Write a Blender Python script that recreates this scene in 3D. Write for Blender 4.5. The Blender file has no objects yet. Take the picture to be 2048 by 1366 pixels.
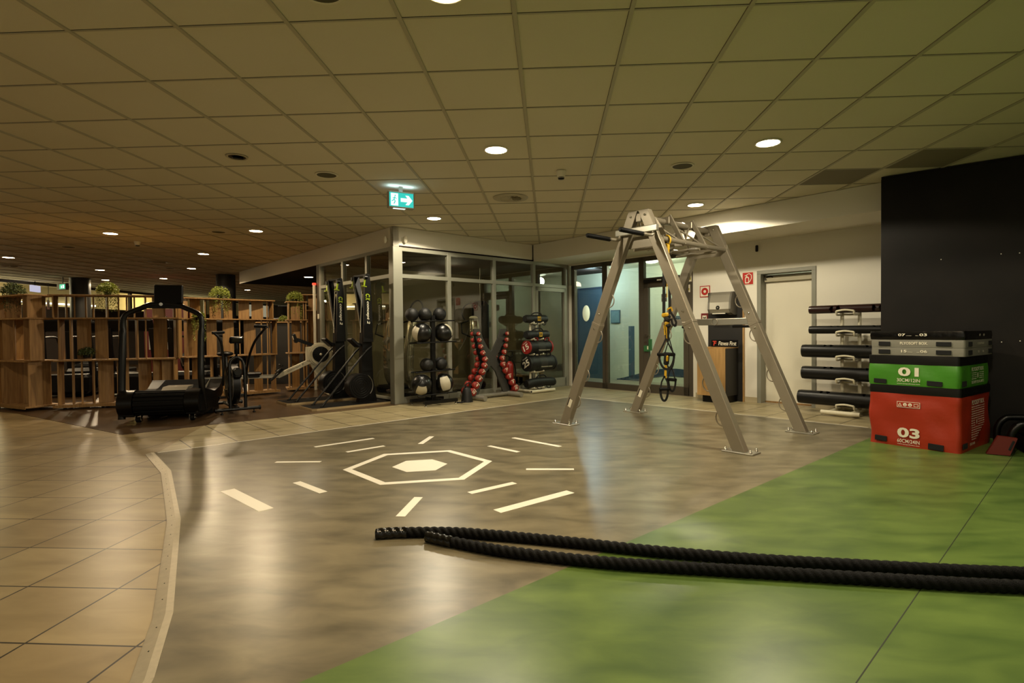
import bpy, bmesh, math, random
from mathutils import Matrix, Vector
PI = math.pi
SC = bpy.context.scene
COL = SC.collection
D2 = math.radians

# ------------------------------------------------------------ camera, world, exposure
CH = 1.15            # camera height
HC = 2.855           # ceiling height
cam_d = bpy.data.cameras.new('camera')
cam = bpy.data.objects.new('camera', cam_d)
COL.objects.link(cam)
cam_d.sensor_width = 36
cam_d.lens = 1103.24 * 36 / 2048
cam_d.shift_x = -19.73 / 2048
cam_d.clip_start = 0.05
yaw, pitch, roll = -.0499, -.0181, .0096
A_ = Matrix(((math.cos(yaw), -math.sin(yaw), 0), (math.sin(yaw), math.cos(yaw), 0), (0, 0, 1)))
B_ = Matrix(((1, 0, 0), (0, math.cos(pitch), math.sin(pitch)), (0, -math.sin(pitch), math.cos(pitch))))
C_ = Matrix(((math.cos(roll), 0, -math.sin(roll)), (0, 1, 0), (math.sin(roll), 0, math.cos(roll))))
M_ = C_ @ B_ @ A_
right, fwd, up = M_[0], M_[1], M_[2]
cam.matrix_world = Matrix(((right[0], up[0], -fwd[0], 0), (right[1], up[1], -fwd[1], 0), (right[2], up[2], -fwd[2], CH), (0, 0, 0, 1)))
SC.camera = cam

w = bpy.data.worlds.new('world'); SC.world = w; w.use_nodes = True
w.node_tree.nodes['Background'].inputs[0].default_value = (1.0, .88, .64, 1)
w.node_tree.nodes['Background'].inputs[1].default_value = .13
SC.view_settings.view_transform = 'Standard'
SC.view_settings.look = 'None'
SC.view_settings.gamma = 1
SC.view_settings.exposure = 1.48
SC.view_settings.use_curve_mapping = False
SC.cycles.max_bounces = 7
SC.cycles.diffuse_bounces = 3
SC.cycles.glossy_bounces = 3
SC.cycles.caustics_reflective = False
SC.cycles.caustics_refractive = False
SC.cycles.sample_clamp_indirect = 4
WARM = (1.0, .88, .65)
WARM2 = (1.0, .78, .50)
LAMP_W = 58.0

# ------------------------------------------------------------ helpers
def lin(c):
    return tuple(((v / 12.92) if v <= .04045 else ((v + .055) / 1.055) ** 2.4) for v in c)
def hx(s):
    s = s.lstrip('#')
    return lin(tuple(int(s[i:i + 2], 16) / 255 for i in (0, 2, 4)))
MATS = {}
def mat(name, col, rough=.5, metal=0, spec=.5, noise=0, nscale=5, bump=0, bscale=200, coat=0, emit=None, es=0, stretch=None, col2=None, trans=0, rvar=0, det=6, fine=0):
    if name in MATS: return MATS[name]
    m = bpy.data.materials.new(name); m.use_nodes = True
    nt = m.node_tree; N = nt.nodes; L = nt.links
    b = N['Principled BSDF']
    c = hx(col) if isinstance(col, str) else col
    b.inputs['Base Color'].default_value = (*c, 1)
    b.inputs['Roughness'].default_value = rough
    b.inputs['Metallic'].default_value = metal
    b.inputs['Specular IOR Level'].default_value = spec
    b.inputs['Coat Weight'].default_value = coat
    b.inputs['Transmission Weight'].default_value = trans
    if emit:
        b.inputs['Emission Color'].default_value = (*(hx(emit) if isinstance(emit, str) else emit), 1)
        b.inputs['Emission Strength'].default_value = es
    if noise or bump or col2 or rvar:
        tc = N.new('ShaderNodeTexCoord'); mp = N.new('ShaderNodeMapping')
        L.new(tc.outputs['Object'], mp.inputs[0])
        if stretch: mp.inputs['Scale'].default_value = stretch
    if noise or col2 or rvar:
        n = N.new('ShaderNodeTexNoise'); n.inputs['Scale'].default_value = nscale; n.inputs['Detail'].default_value = det
        n.inputs['Roughness'].default_value = .5; n.inputs['Distortion'].default_value = .4 if det < 6 else 0
        L.new(mp.outputs[0], n.inputs[0])
        r = N.new('ShaderNodeValToRGB')
        r.color_ramp.elements[0].position = .2; r.color_ramp.elements[1].position = .8
        c2 = hx(col2) if col2 else tuple(min(1, v * (1 + noise)) for v in c)
        c1 = c if col2 else tuple(v * (1 - noise) for v in c)
        r.color_ramp.elements[0].color = (*c1, 1); r.color_ramp.elements[1].color = (*c2, 1)
        L.new(n.outputs[0], r.inputs[0]); L.new(r.outputs[0], b.inputs['Base Color'])
        if rvar:
            mr = N.new('ShaderNodeMapRange'); mr.inputs[3].default_value = rough - rvar; mr.inputs[4].default_value = rough + rvar
            mr.inputs[1].default_value = .3; mr.inputs[2].default_value = .7
            L.new(n.outputs[0], mr.inputs[0]); L.new(mr.outputs[0], b.inputs['Roughness'])
    if bump:
        n2 = N.new('ShaderNodeTexNoise'); n2.inputs['Scale'].default_value = bscale; n2.inputs['Detail'].default_value = 3
        L.new(mp.outputs[0], n2.inputs[0])
        bp = N.new('ShaderNodeBump'); bp.inputs['Strength'].default_value = bump; bp.inputs['Distance'].default_value = .01
        L.new(n2.outputs[0], bp.inputs['Height']); L.new(bp.outputs[0], b.inputs['Normal'])
    MATS[name] = m
    return m

def tile_mat(name, c1, c2, size, ang, off, mortar, mcol, rough):
    m = bpy.data.materials.new(name); m.use_nodes = True
    nt = m.node_tree; N = nt.nodes; L = nt.links; b = N['Principled BSDF']
    tc = N.new('ShaderNodeTexCoord'); mp = N.new('ShaderNodeMapping')
    mp.vector_type = 'TEXTURE'
    mp.inputs['Location'].default_value = (off[0], off[1], 0)
    mp.inputs['Rotation'].default_value = (0, 0, ang)
    L.new(tc.outputs['Object'], mp.inputs[0])
    br = N.new('ShaderNodeTexBrick'); br.offset = 0; br.squash = 1
    br.inputs['Scale'].default_value = 1; br.inputs['Mortar Size'].default_value = mortar; br.inputs['Mortar Smooth'].default_value = 0
    br.inputs['Brick Width'].default_value = size[0]; br.inputs['Row Height'].default_value = size[1]
    br.inputs['Color1'].default_value = (*hx(c1), 1); br.inputs['Color2'].default_value = (*hx(c2), 1)
    br.inputs['Mortar'].default_value = (*hx(mcol), 1); br.inputs['Bias'].default_value = 0
    L.new(mp.outputs[0], br.inputs[0])
    n = N.new('ShaderNodeTexNoise'); n.inputs['Scale'].default_value = 2.2; n.inputs['Detail'].default_value = 4; n.inputs['Distortion'].default_value = .6
    mp2 = N.new('ShaderNodeMapping'); mp2.inputs['Scale'].default_value = (1, 3, 1); mp2.inputs['Rotation'].default_value = (0, 0, .7)
    L.new(tc.outputs['Object'], mp2.inputs[0]); L.new(mp2.outputs[0], n.inputs[0])
    mx = N.new('ShaderNodeMix'); mx.data_type = 'RGBA'; mx.blend_type = 'MULTIPLY'; mx.inputs[0].default_value = 1
    rp = N.new('ShaderNodeValToRGB'); rp.color_ramp.elements[0].position = .25; rp.color_ramp.elements[1].position = .75
    rp.color_ramp.elements[0].color = (.62, .60, .55, 1); rp.color_ramp.elements[1].color = (1, 1, 1, 1)
    L.new(n.outputs[0], rp.inputs[0]); L.new(br.outputs['Color'], mx.inputs[6]); L.new(rp.outputs[0], mx.inputs[7])
    L.new(mx.outputs[2], b.inputs['Base Color'])
    b.inputs['Roughness'].default_value = rough
    bp = N.new('ShaderNodeBump'); bp.inputs['Strength'].default_value = .5; bp.inputs['Distance'].default_value = .003; bp.invert = True
    L.new(br.outputs['Fac'], bp.inputs['Height']); L.new(bp.outputs[0], b.inputs['Normal'])
    MATS[name] = m
    return m

def RX(a): return Matrix.Rotation(a, 4, 'X')
def RY(a): return Matrix.Rotation(a, 4, 'Y')
def RZ(a): return Matrix.Rotation(a, 4, 'Z')
def T(x, y=0, z=0): return Matrix.Translation((x, y, z))
_bc = {}
def _bbox(size, bev, seg):
    k = (tuple(round(v, 5) for v in size), round(bev, 5), seg)
    if k not in _bc:
        bm = bmesh.new(); bmesh.ops.create_cube(bm, size=1)
        bmesh.ops.scale(bm, vec=size, verts=bm.verts)
        if bev: bmesh.ops.bevel(bm, geom=bm.edges[:], offset=min(bev, min(size) * .45), segments=seg, affect='EDGES', profile=.5)
        bm.verts.index_update()
        _bc[k] = ([v.co.copy() for v in bm.verts], [tuple(v.index for v in f.verts) for f in bm.faces]); bm.free()
    return _bc[k]
_tc = {}
def _text(s, bold, shear):
    k = (s, bold, shear)
    if k not in _tc:
        cu = bpy.data.curves.new('t', 'FONT'); cu.body = s; cu.size = 1; cu.offset = bold; cu.shear = shear
        cu.align_x = 'CENTER'; cu.align_y = 'CENTER'; cu.resolution_u = 3
        ob = bpy.data.objects.new('t', cu); COL.objects.link(ob)
        dg = bpy.context.evaluated_depsgraph_get()
        me = bpy.data.meshes.new_from_object(ob.evaluated_get(dg))
        vs = [v.co.copy() for v in me.vertices]; fs = [tuple(p.vertices) for p in me.polygons]
        if vs:
            x0 = min(v.x for v in vs); x1 = max(v.x for v in vs); y0 = min(v.y for v in vs); y1 = max(v.y for v in vs)
            vs = [Vector(((v.x - (x0 + x1) / 2) / (x1 - x0), (v.y - (y0 + y1) / 2) / (y1 - y0), 0)) for v in vs]
        _tc[k] = (vs, fs)
        bpy.data.objects.remove(ob); bpy.data.curves.remove(cu); bpy.data.meshes.remove(me)
    return _tc[k]

class B:
    def __init__(s, M=None):
        s.V = []; s.F = []; s.m = []; s.sm = []; s.mats = []; s.M = M or Matrix()
    def add(s, vs, fs, m, smooth=False, M=None):
        if m not in s.mats: s.mats.append(m)
        mi = s.mats.index(m); n = len(s.V); MM = s.M @ M if M is not None else s.M
        s.V += [MM @ Vector(v) for v in vs]
        flip = MM.to_3x3().determinant() < 0
        for f in fs:
            s.F.append(tuple(n + i for i in (reversed(f) if flip else f))); s.m.append(mi)
            s.sm.append(smooth)
        return s
    def box(s, c, size, m, rot=None, bev=0, seg=1, smooth=False):
        vs, fs = _bbox(size, bev, seg)
        M = T(*c)
        if rot is not None:
            if isinstance(rot, (int, float)): M = M @ RZ(rot)
            elif isinstance(rot, tuple): M = M @ RZ(rot[2]) @ RY(rot[1]) @ RX(rot[0])
            else: M = M @ rot
        return s.add(vs, fs, m, smooth, M)
    def bb(s, x0, x1, y0, y1, z0, z1, m, bev=0):
        return s.box(((x0 + x1) / 2, (y0 + y1) / 2, (z0 + z1) / 2), (abs(x1 - x0), abs(y1 - y0), abs(z1 - z0)), m, None, bev)
    def beam(s, p, q, w_, h_, m, up=(0, 0, 1), bev=.003, ext=0):
        p = Vector(p); q = Vector(q); d = (q - p); L = d.length; d.normalize()
        u = Vector(up); x = u.cross(d)
        if x.length < 1e-4: x = Vector((1, 0, 0)).cross(d)
        x.normalize(); y = d.cross(x)
        M = Matrix(((x.x, y.x, d.x, (p.x + q.x) / 2), (x.y, y.y, d.y, (p.y + q.y) / 2), (x.z, y.z, d.z, (p.z + q.z) / 2), (0, 0, 0, 1)))
        vs, fs = _bbox((w_, h_, L + ext), bev, 1)
        return s.add(vs, fs, m, False, M)
    def tube(s, path, r, m, seg=10, closed=False, caps=True, flat=1.0):
        P = [Vector(p) for p in path]; n = len(P)
        rr = r if isinstance(r, (list, tuple)) else [r] * n
        tang = []
        for i in range(n):
            if closed: t = P[(i + 1) % n] - P[i - 1]
            else: t = P[min(i + 1, n - 1)] - P[max(i - 1, 0)]
            tang.append(t.normalized())
        a = Vector((0, 0, 1)) if abs(tang[0].z) < .9 else Vector((1, 0, 0))
        x = tang[0].cross(a).normalized()
        vs = []
        for i in range(n):
            t = tang[i]; x = (x - t * x.dot(t)).normalized(); y = t.cross(x)
            for k in range(seg):
                an = 2 * PI * k / seg
                vs.append(P[i] + (x * math.cos(an) + y * math.sin(an) * flat) * rr[i])
        fs = []
        for i in range(n if closed else n - 1):
            j = (i + 1) % n
            for k in range(seg):
                k2 = (k + 1) % seg
                fs.append((i * seg + k, i * seg + k2, j * seg + k2, j * seg + k))
        s.add(vs, fs, m, True)
        if caps and not closed:
            s.add(vs[:seg], [tuple(reversed(range(seg)))], m)
            s.add(vs[-seg:], [tuple(range(seg))], m)
        return s
    def cyl(s, p, q, r, m, seg=20, caps=True):
        return s.tube([p, q], r, m, seg, False, caps)
    def lathe(s, prof, m, seg=24, M=None, smooth=True):
        vs = []; fs = []; n = len(prof)
        for (r, z) in prof:
            for k in range(seg):
                a = 2 * PI * k / seg; vs.append((r * math.cos(a), r * math.sin(a), z))
        for i in range(n - 1):
            for k in range(seg):
                k2 = (k + 1) % seg; fs.append((i * seg + k, i * seg + k2, (i + 1) * seg + k2, (i + 1) * seg + k))
        s.add(vs, fs, m, smooth, M)
        if prof[0][0] > 1e-5: s.add(vs[:seg], [tuple(reversed(range(seg)))], m, False, M)
        if prof[-1][0] > 1e-5: s.add(vs[-seg:], [tuple(range(seg))], m, False, M)
        return s
    def sph(s, c, r, m, seg=24, rings=14, M=None, sc=(1, 1, 1), fn=None):
        prof = []
        vs = []; fs = []
        for i in range(rings + 1):
            ph = PI * i / rings
            for k in range(seg):
                a = 2 * PI * k / seg
                v = Vector((math.sin(ph) * math.cos(a) * sc[0], math.sin(ph) * math.sin(a) * sc[1], math.cos(ph) * sc[2]))
                f_ = fn(v) if fn else 1
                vs.append(v * r * f_)
        MM = T(*c) @ (M or Matrix())
        for i in range(rings):
            for k in range(seg):
                k2 = (k + 1) % seg
                fs.append((i * seg + k, (i + 1) * seg + k, (i + 1) * seg + k2, i * seg + k2))
        return s.add(vs, fs, m, True, MM)
    def prism(s, poly, h, m, M=None, top=None):
        n = len(poly)
        a = sum(poly[i][0] * poly[(i + 1) % n][1] - poly[(i + 1) % n][0] * poly[i][1] for i in range(n))
        if a < 0: poly = poly[::-1]
        vs = [(x, y, 0) for x, y in poly] + [(x, y, h) for x, y in poly]
        fs = [tuple(reversed(range(n)))] + [(i, (i + 1) % n, n + (i + 1) % n, n + i) for i in range(n)]
        s.add(vs, fs, m, False, M)
        s.add(vs[n:], [tuple(range(n))], top or m, False, M)
        return s
    def text(s, t, wd, ht, m, M, bold=.01, shear=0):
        vs, fs = _text(t, bold, shear)
        return s.add([(v.x * wd, v.y * ht, 0) for v in vs], fs, m, False, M)
    def build(s, name, parent=None, label=None, loc=None, rot=None):
        me = bpy.data.meshes.new(name)
        me.from_pydata([tuple(v) for v in s.V], [], s.F)
        for m in s.mats: me.materials.append(m)
        me.polygons.foreach_set('material_index', s.m)
        me.polygons.foreach_set('use_smooth', s.sm)
        me.update()
        o = bpy.data.objects.new(name, me); COL.objects.link(o)
        if parent: o.parent = parent
        if loc: o.location = loc
        if rot is not None: o.rotation_euler = (0, 0, rot)
        if label: o['label'] = label
        return o

def thing(name, label, cat, loc=(0, 0, 0), rz=0, group=None):
    o = bpy.data.objects.new(name, None); COL.objects.link(o)
    o.location = loc; o.rotation_euler = (0, 0, rz); o.empty_display_size = .1
    return tag(o, label, cat, group)
def tag(o, label, cat, group=None):
    o['label'] = label; o['category'] = cat
    if group: o['group'] = group
    return o
def struct(o):
    o['kind'] = 'structure'; return o
def kids(o): return [c for c in bpy.data.objects if c.parent == o]
def dup(o, label=None, loc=None, rz=None, parent=None):
    c = o.copy(); COL.objects.link(c)
    if parent: c.parent = parent
    if label: c['label'] = label
    if loc: c.location = loc
    if rz is not None: c.rotation_euler = (0, 0, rz)
    for k in kids(o): dup(k, parent=c)
    return c
def rnd(seed): return random.Random(seed)
def arc(c, r, a0, a1, n, plane='xz', y=0):
    out = []
    for i in range(n + 1):
        a = a0 + (a1 - a0) * i / n
        u, v = c[0] + r * math.cos(a), c[1] + r * math.sin(a)
        out.append((u, y, v) if plane == 'xz' else ((y, u, v) if plane == 'yz' else (u, v, y)))
    return out
def smooth_path(pts, n=6):
    P = [Vector(p) for p in pts]; out = []
    for i in range(len(P) - 1):
        p0 = P[max(i - 1, 0)]; p1 = P[i]; p2 = P[i + 1]; p3 = P[min(i + 2, len(P) - 1)]
        for k in range(n):
            t = k / n
            out.append(.5 * ((2 * p1) + (p2 - p0) * t + (2 * p0 - 5 * p1 + 4 * p2 - p3) * t * t + (3 * p1 - p0 - 3 * p2 + p3) * t ** 3))
    out.append(P[-1]); return out

# ------------------------------------------------------------ materials
mt_tile = tile_mat('floor tile', '#a8956d', '#9c8862', (.4375, .441), D2(-.8), (-1.966, 2.391), .0045, '#1d160c', .36)
mt_tile45 = tile_mat('floor tile diagonal', '#b5a884', '#ac9f7a', (.4375, .4375), D2(45), (-2.32, 6.56), .006, '#2e2617', .38)
mt_grey = mat('grey vinyl', '#4f4938', .31, spec=.45, col2='#8c8268', nscale=3.2, det=4,  stretch=(1, 2.2, 1))
mt_green = mat('green vinyl', '#3a5224', .33, spec=.45, col2='#697f3c', nscale=3.0, det=4,  stretch=(1, 2.2, 1))
mt_white = mat('white line paint', '#f2ecdc', .45)
mt_seam = mat('vinyl seam', '#1c220e', .7)
mt_alu = mat('aluminium trim', '#b8ae97', .42, .35, noise=.1, nscale=30)
mt_parq = mat('parquet', '#37291a', .28, col2='#5d4730', nscale=2.5, stretch=(1, 14, 1), bump=.03, bscale=30)
mt_ceil = mat('ceiling tile', '#e2dbc4', .92, spec=.1, bump=.35, bscale=420, noise=.03, nscale=1.2)
mt_ceild = mat('ceiling tile grey', '#8b8474', .95, spec=.1, bump=.3, bscale=420)
mt_rail = mat('ceiling rail', '#b9b29a', .6)
mt_gap_shade = mat('ceiling gap shade', '#39341f', .9)  # dark strip colour paints in the shade along recessed tile edges
mt_wall = mat('wall plaster', '#e4dfd0', .85, spec=.2, noise=.03, nscale=1.2, bump=.06, bscale=150)
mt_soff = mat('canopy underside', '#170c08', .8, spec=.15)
mt_bwall = mat('black painted wall', '#0a0806', .55, spec=.2, col2='#1c1712', nscale=2.2, bump=.04, bscale=60)
mt_frame = mat('glazing frame grey', '#8f8e80', .5, .1)
mt_frameb = mat('glazing frame bronze', '#4b4336', .5, .1)
mt_black = mat('black plastic', '#040404', .42, spec=.25)
mt_blackm = mat('black metal', '#050505', .33, .1, spec=.4)
mt_rub = mat('black rubber', '#040404', .6, spec=.2, bump=.1, bscale=300)
mt_chrome = mat('chrome', '#c8c4ba', .16, 1)
mt_steel = mat('steel frame paint', '#8f8674', .38, .35, noise=.04, nscale=12)
mt_galv = mat('galvanised plate', '#b4b1a4', .35, .8)
mt_silver = mat('silver', '#a7a294', .35, .7)
mt_oak = mat('oak board', '#76552f', .55, col2='#b08a54', nscale=4, stretch=(9, 9, .7), bump=.05, bscale=40)
mt_oak2 = mat('oak front', '#93703f', .5, col2='#c29b63', nscale=3.5, stretch=(9, 9, .7), bump=.05, bscale=40)
mt_dark = mat('anthracite laminate', '#1d1b18', .55)
mt_red = mat('sign red', '#b3261d', .45)
mt_cream = mat('cream', '#e6e0ca', .5)
mt_lit = mat('lamp glow', '#ffffff', .5, emit=(1, .9, .7), es=40)
mt_grn = mat('trim green', '#2f6a3a', .5)

def glass(name, tint, rough=.0, refl=1.0, k=1.9):
    m = bpy.data.materials.new(name); m.use_nodes = True
    nt = m.node_tree; N = nt.nodes; L = nt.links; N.remove(N['Principled BSDF'])
    tr = N.new('ShaderNodeBsdfTransparent'); tr.inputs[0].default_value = (*tint, 1)
    gl = N.new('ShaderNodeBsdfGlossy'); gl.inputs['Roughness'].default_value = rough; gl.inputs[0].default_value = (refl, refl, refl, 1)
    fr = N.new('ShaderNodeFresnel'); fr.inputs[0].default_value = 1.52
    mu = N.new('ShaderNodeMath'); mu.operation = 'MULTIPLY'; mu.inputs[1].default_value = k; mu.use_clamp = True
    mx = N.new('ShaderNodeMixShader')
    ge = N.new('ShaderNodeNewGeometry'); sb = N.new('ShaderNodeMath'); sb.operation = 'SUBTRACT'; sb.inputs[0].default_value = 1; m2 = N.new('ShaderNodeMath'); m2.operation = 'MULTIPLY'
    L.new(ge.outputs['Backfacing'], sb.inputs[1]); L.new(fr.outputs[0], mu.inputs[0]); L.new(mu.outputs[0], m2.inputs[0]); L.new(sb.outputs[0], m2.inputs[1]); L.new(m2.outputs[0], mx.inputs[0]); L.new(tr.outputs[0], mx.inputs[1]); L.new(gl.outputs[0], mx.inputs[2])
    L.new(mx.outputs[0], N['Material Output'].inputs[0]); return m
mt_glass = glass('tinted glass', (.84, .84, .78), k=2.4)
mt_glass2 = glass('door glass', (.86, .92, .86))
mt_glassw = glass('window glass', (.9, .9, .85), k=.6)

E1 = Vector((.70711, .70711, 0)); E2 = Vector((.70711, -.70711, 0))
PC = Vector((-2.485, 8.752, 0)); W0 = Vector((.40, 11.60, 0))
def onwall(s, n=0, z=0): return W0 + E2 * s + E1 * n + Vector((0, 0, z))
# ------------------------------------------------------------ floors
def flat_poly(b, pts, z, m, th=.02):
    b.prism([(x, y) for x, y in pts], th, m, T(0, 0, z - th)); return b
b = B(); flat_poly(b, [(-17, -4), (9, -4), (9, 34), (-17, 34)], 0, mt_tile, .1)
struct(b.build('floor'))
# diagonal tile border strip round the sports floor
b = B(); flat_poly(b, [(-4.36, 6.72), (-3.80, 5.10), (.30, 9.40), (3.3, 6.6), (4.4, 5.9), (7, 4.5), (7.5, 7.0), (.45, 11.9), (-2.39, 8.66)], .002, mt_tile45, .01)
struct(b.build('floor'))
b = B(); flat_poly(b, [(-7.9, 7.80), (-4.93, 6.11), (-4.36, 6.72), (-2.40, 8.62), (-4.5, 10.9), (-4.2, 12), (-4.2, 33), (-16.3, 33), (-16.3, 9.0), (-9.5, 8.4)], .004, mt_parq, .01)
struct(b.build('floor'))
ZV = .010
EDGE = [(-3.85, 5.14), (-3.19, 4.45), (-2.30, 3.28), (-1.56, 2.16), (-1.33, 1.74), (-.2, -1.5)]
GL = [(-4.0, -1.43), (3.60, 6.17)]     # green boundary y-x=2.57
grey = [(-3.85, 5.14), (-3.19, 4.45), (-2.30, 3.28), (-1.56, 2.16), (-1.33, 1.74), (-1.20, 1.37), (3.58, 6.15), (3.645, 6.495), (.365, 9.56)]
green = [(-1.20, 1.37), (-.2, -1.5), (6, -1.5), (7.4, 3.7), (3.9, 6.35), (3.58, 6.15)]
b = B(); flat_poly(b, grey, ZV, mt_grey, .008)
b.beam((-3.80, 5.14, ZV), (.365, 9.56, ZV), .012, .004, mt_white, bev=0)
b.beam((.365, 9.56, ZV), (3.645, 6.495, ZV), .012, .004, mt_white, bev=0)
# painted target
hc = Vector((-1.115, 4.66, 0))
def stripe(p, q, wd):
    b.beam((p[0], p[1], ZV + .0006), (q[0], q[1], ZV + .0006), wd, .0008, mt_white, bev=0)
hexo = [(-1.732, 4.504), (-1.567, 5.101), (-.966, 5.269), (-.513, 4.823), (-.667, 4.214), (-1.278, 4.058)]
hexi = [(hc.x + (x - hc.x) * .885, hc.y + (y - hc.y) * .885) for x, y in hexo]
for i in range(6):
    j = (i + 1) % 6
    q = [hexo[i], hexo[j], hexi[j], hexi[i]]
    b.prism(q, .0008, mt_white, T(0, 0, ZV + .0002))
b.prism([(hc.x + (x - hc.x) * .37, hc.y + (y - hc.y) * .37) for x, y in hexo], .0008, mt_white, T(0, 0, ZV + .0002))
for i in range(12):
    pass
for p, q, wd in [((-2.364, 5.411), (-1.907, 5.861), .055), ((-1.952, 5.179), (-1.673, 5.468), .05), ((-1.327, 5.563), (-1.296, 5.969), .055),
                 ((-.398, 5.894), (.099, 5.44), .055), ((-.613, 5.473), (-.301, 5.19), .05), ((-2.44, 4.769), (-2.039, 4.788), .05),
                 ((-.202, 4.541), (.193, 4.545), .05), ((-2.364, 3.906), (-1.842, 3.468), .095), ((-1.949, 4.125), (-1.627, 3.858), .06),
                 ((-.933, 3.36), (-.914, 3.758), .06), ((-.574, 3.862), (-.271, 4.13), .06), ((-.341, 3.469), (.14, 3.906), .08)]:
    stripe(p, q, wd)
struct(b.build('floor'))
b = B(); flat_poly(b, green, ZV, mt_green, .008)
b.beam((-.4, .36, ZV), (4.4, 5.40, ZV), .004, .0012, mt_seam, bev=0)
struct(b.build('floor'))
# aluminium ramp edging, segment by segment
for i in range(len(EDGE) - 1):
    p, q = Vector((*EDGE[i], 0)), Vector((*EDGE[i + 1], 0)); d = (q - p).normalized(); nrm = Vector((d.y, -d.x, 0))
    nrm = -nrm if nrm.x > 0 else nrm
    def off(k): return nrm * k
    L_ = (q - p).length
    x = d; y = nrm
    M = Matrix(((x.x, y.x, 0, p.x), (x.y, y.y, 0, p.y), (0, 0, 1, 0), (0, 0, 0, 1)))
    b = B(M)
    prof = [(-.012, .0), (-.012, .013), (.015, .014), (.060, .003), (.060, 0)]
    vs = [(0, a, c) for a, c in prof] + [(L_, a, c) for a, c in prof]; n = len(prof)
    b.add(vs, [(k, (k + 1) % n, n + (k + 1) % n, n + k) for k in range(n)] + [tuple(range(n))[::-1], tuple(range(n, 2 * n))], mt_alu)
    for k in range(int(L_ / .18)):
        b.lathe([(.005, .0), (.005, .0102), (.0, .0105)], mt_seam, 8, T(.1 + k * .18, .03, 0))
    struct(b.build('trim_%d' % (i + 1)))

# ------------------------------------------------------------ ceiling
TX, TY, TT = -1.2738, 4.7945, .625
b = B()
b.bb(-16.4, 8.2, -4, 33, HC + .006, HC + .1, mt_ceil)
for i in range(-25, 16):
    x = (i + TX) * TT
    b.bb(x - .012, x + .012, -4, 33, HC - .003, HC + .008, mt_rail)
    b.bb(x - .0145, x - .012, -4, 33, HC + .0045, HC + .0062, mt_gap_shade)
for j in range(-14, 46):
    y = (j + TY) * TT
    b.bb(-16.4, 8.2, y - .006, y + .006, HC + .001, HC + .008, mt_rail)
    b.bb(-16.4, 8.2, y - .009, y - .006, HC + .0045, HC + .0062, mt_gap_shade)
for (i, j) in ((7, 4), (6, 5)):
    x0 = (i + TX) * TT; y0 = (j + TY) * TT
    b.bb(x0 + .02, x0 + TT - .02, y0 + .02, y0 + TT - .02, HC + .002, HC + .0058, mt_ceild)
struct(b.build('ceiling'))

# ------------------------------------------------------------ bulkheads and walls
BZ = 2.53
b = B(); M = T(*PC) @ RZ(D2(135))     # local x runs up the left face (-e2), y = e1 negative side
# left canopy: x along -e2
b = B(T(*PC) @ RZ(D2(-45)))           # x along e2, y along e1 (into glass room)
b.bb(-8.45, 0, 0, .10, BZ, HC, mt_wall)
b.bb(-8.45, -8.35, .10, 12, BZ, HC, mt_wall)
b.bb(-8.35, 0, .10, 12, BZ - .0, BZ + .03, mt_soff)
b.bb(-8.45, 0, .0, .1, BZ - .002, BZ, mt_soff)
struct(b.build('wall_canopy_left'))
b = B(T(*PC) @ RZ(D2(45)))            # x along e1, y along -e2
b.bb(0, 3.06, 0, .10, BZ, HC, mt_wall)
struct(b.build('wall_canopy_middle'))
# right bulkhead face x+y=10.6 from the inner corner, with lit soffit back to the white wall
b = B(T(*W0) @ RZ(D2(-45)))           # x = e2 (s), y = e1 (n)
b.bb(0.0, 9, -.99, -.89, BZ, HC, mt_wall)
b.bb(-.1, 9, -.90, .3, BZ, BZ + .03, mt_wall)
b.bb(4.15, 4.17, -.75, -.4, BZ - .002, BZ, mt_wall)
struct(b.build('wall_bulkhead_right'))
# white back wall with door opening s 4.02..4.85, glazed opening s .08..2.89
b = B(T(*W0) @ RZ(D2(-45)))
TH = .24
b.bb(2.90, 4.02, 0, TH, 0, BZ, mt_wall)
b.bb(4.02, 4.85, 0, TH, 2.02, BZ, mt_wall)
b.bb(4.85, 9.2, 0, TH, 0, BZ, mt_wall)
b.bb(-.0, 2.90, .02, TH, 2.505, BZ, mt_wall)
struct(b.build('wall_back'))
mt_base = mat('skirting tile', '#b5a888', .5)
b = B(T(*W0) @ RZ(D2(-45)))
b.bb(2.95, 4.02, -.012, 0, 0, .085, mt_base); b.bb(4.86, 9.2, -.012, 0, 0, .085, mt_base)
struct(b.build('baseboard_back'))

# ------------------------------------------------------------ black wall at right
dB = Vector((.797, -.604, 0)); B0 = Vector((3.752, 6.448, 0)); angB = math.atan2(-.604, .797)
b = B(T(*B0) @ RZ(angB))
b.bb(0, 6, 0, .35, 0, HC - .03, mt_bwall, .004)
for x, z in [(.542, 1.876), (1.026, 1.888), (1.165, 1.884), (1.034, .997), (1.173, 1.008), (.9, .5)]:
    b.lathe([(.005, 0), (.005, .001)], mt_cream, 8, T(x, -.001, z) @ RX(PI / 2))
b.bb(1.31, 1.312, -.0006, 0, 0, HC - .03, mt_seam)
struct(b.build('wall_black'))
b = B(T(*B0) @ RZ(angB)); b.bb(0, 6, .02, .35, HC - .03, HC, mt_bwall); struct(b.build('trim_6'))

# room boundaries out of view
b = B(); b.bb(-17, -16.9, -4, 33, 0, 1.0, mt_dark); struct(b.build('wall_left_low'))
mt_far = mat('far wall', '#2a2119', .8)
b = B(); b.bb(-17, 8, 33, 33.1, 0, HC, mt_far); struct(b.build('wall_far'))
b = B(); b.bb(8.2, 8.3, -4, 12, 0, HC, mt_wall); struct(b.build('wall_right'))

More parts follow.
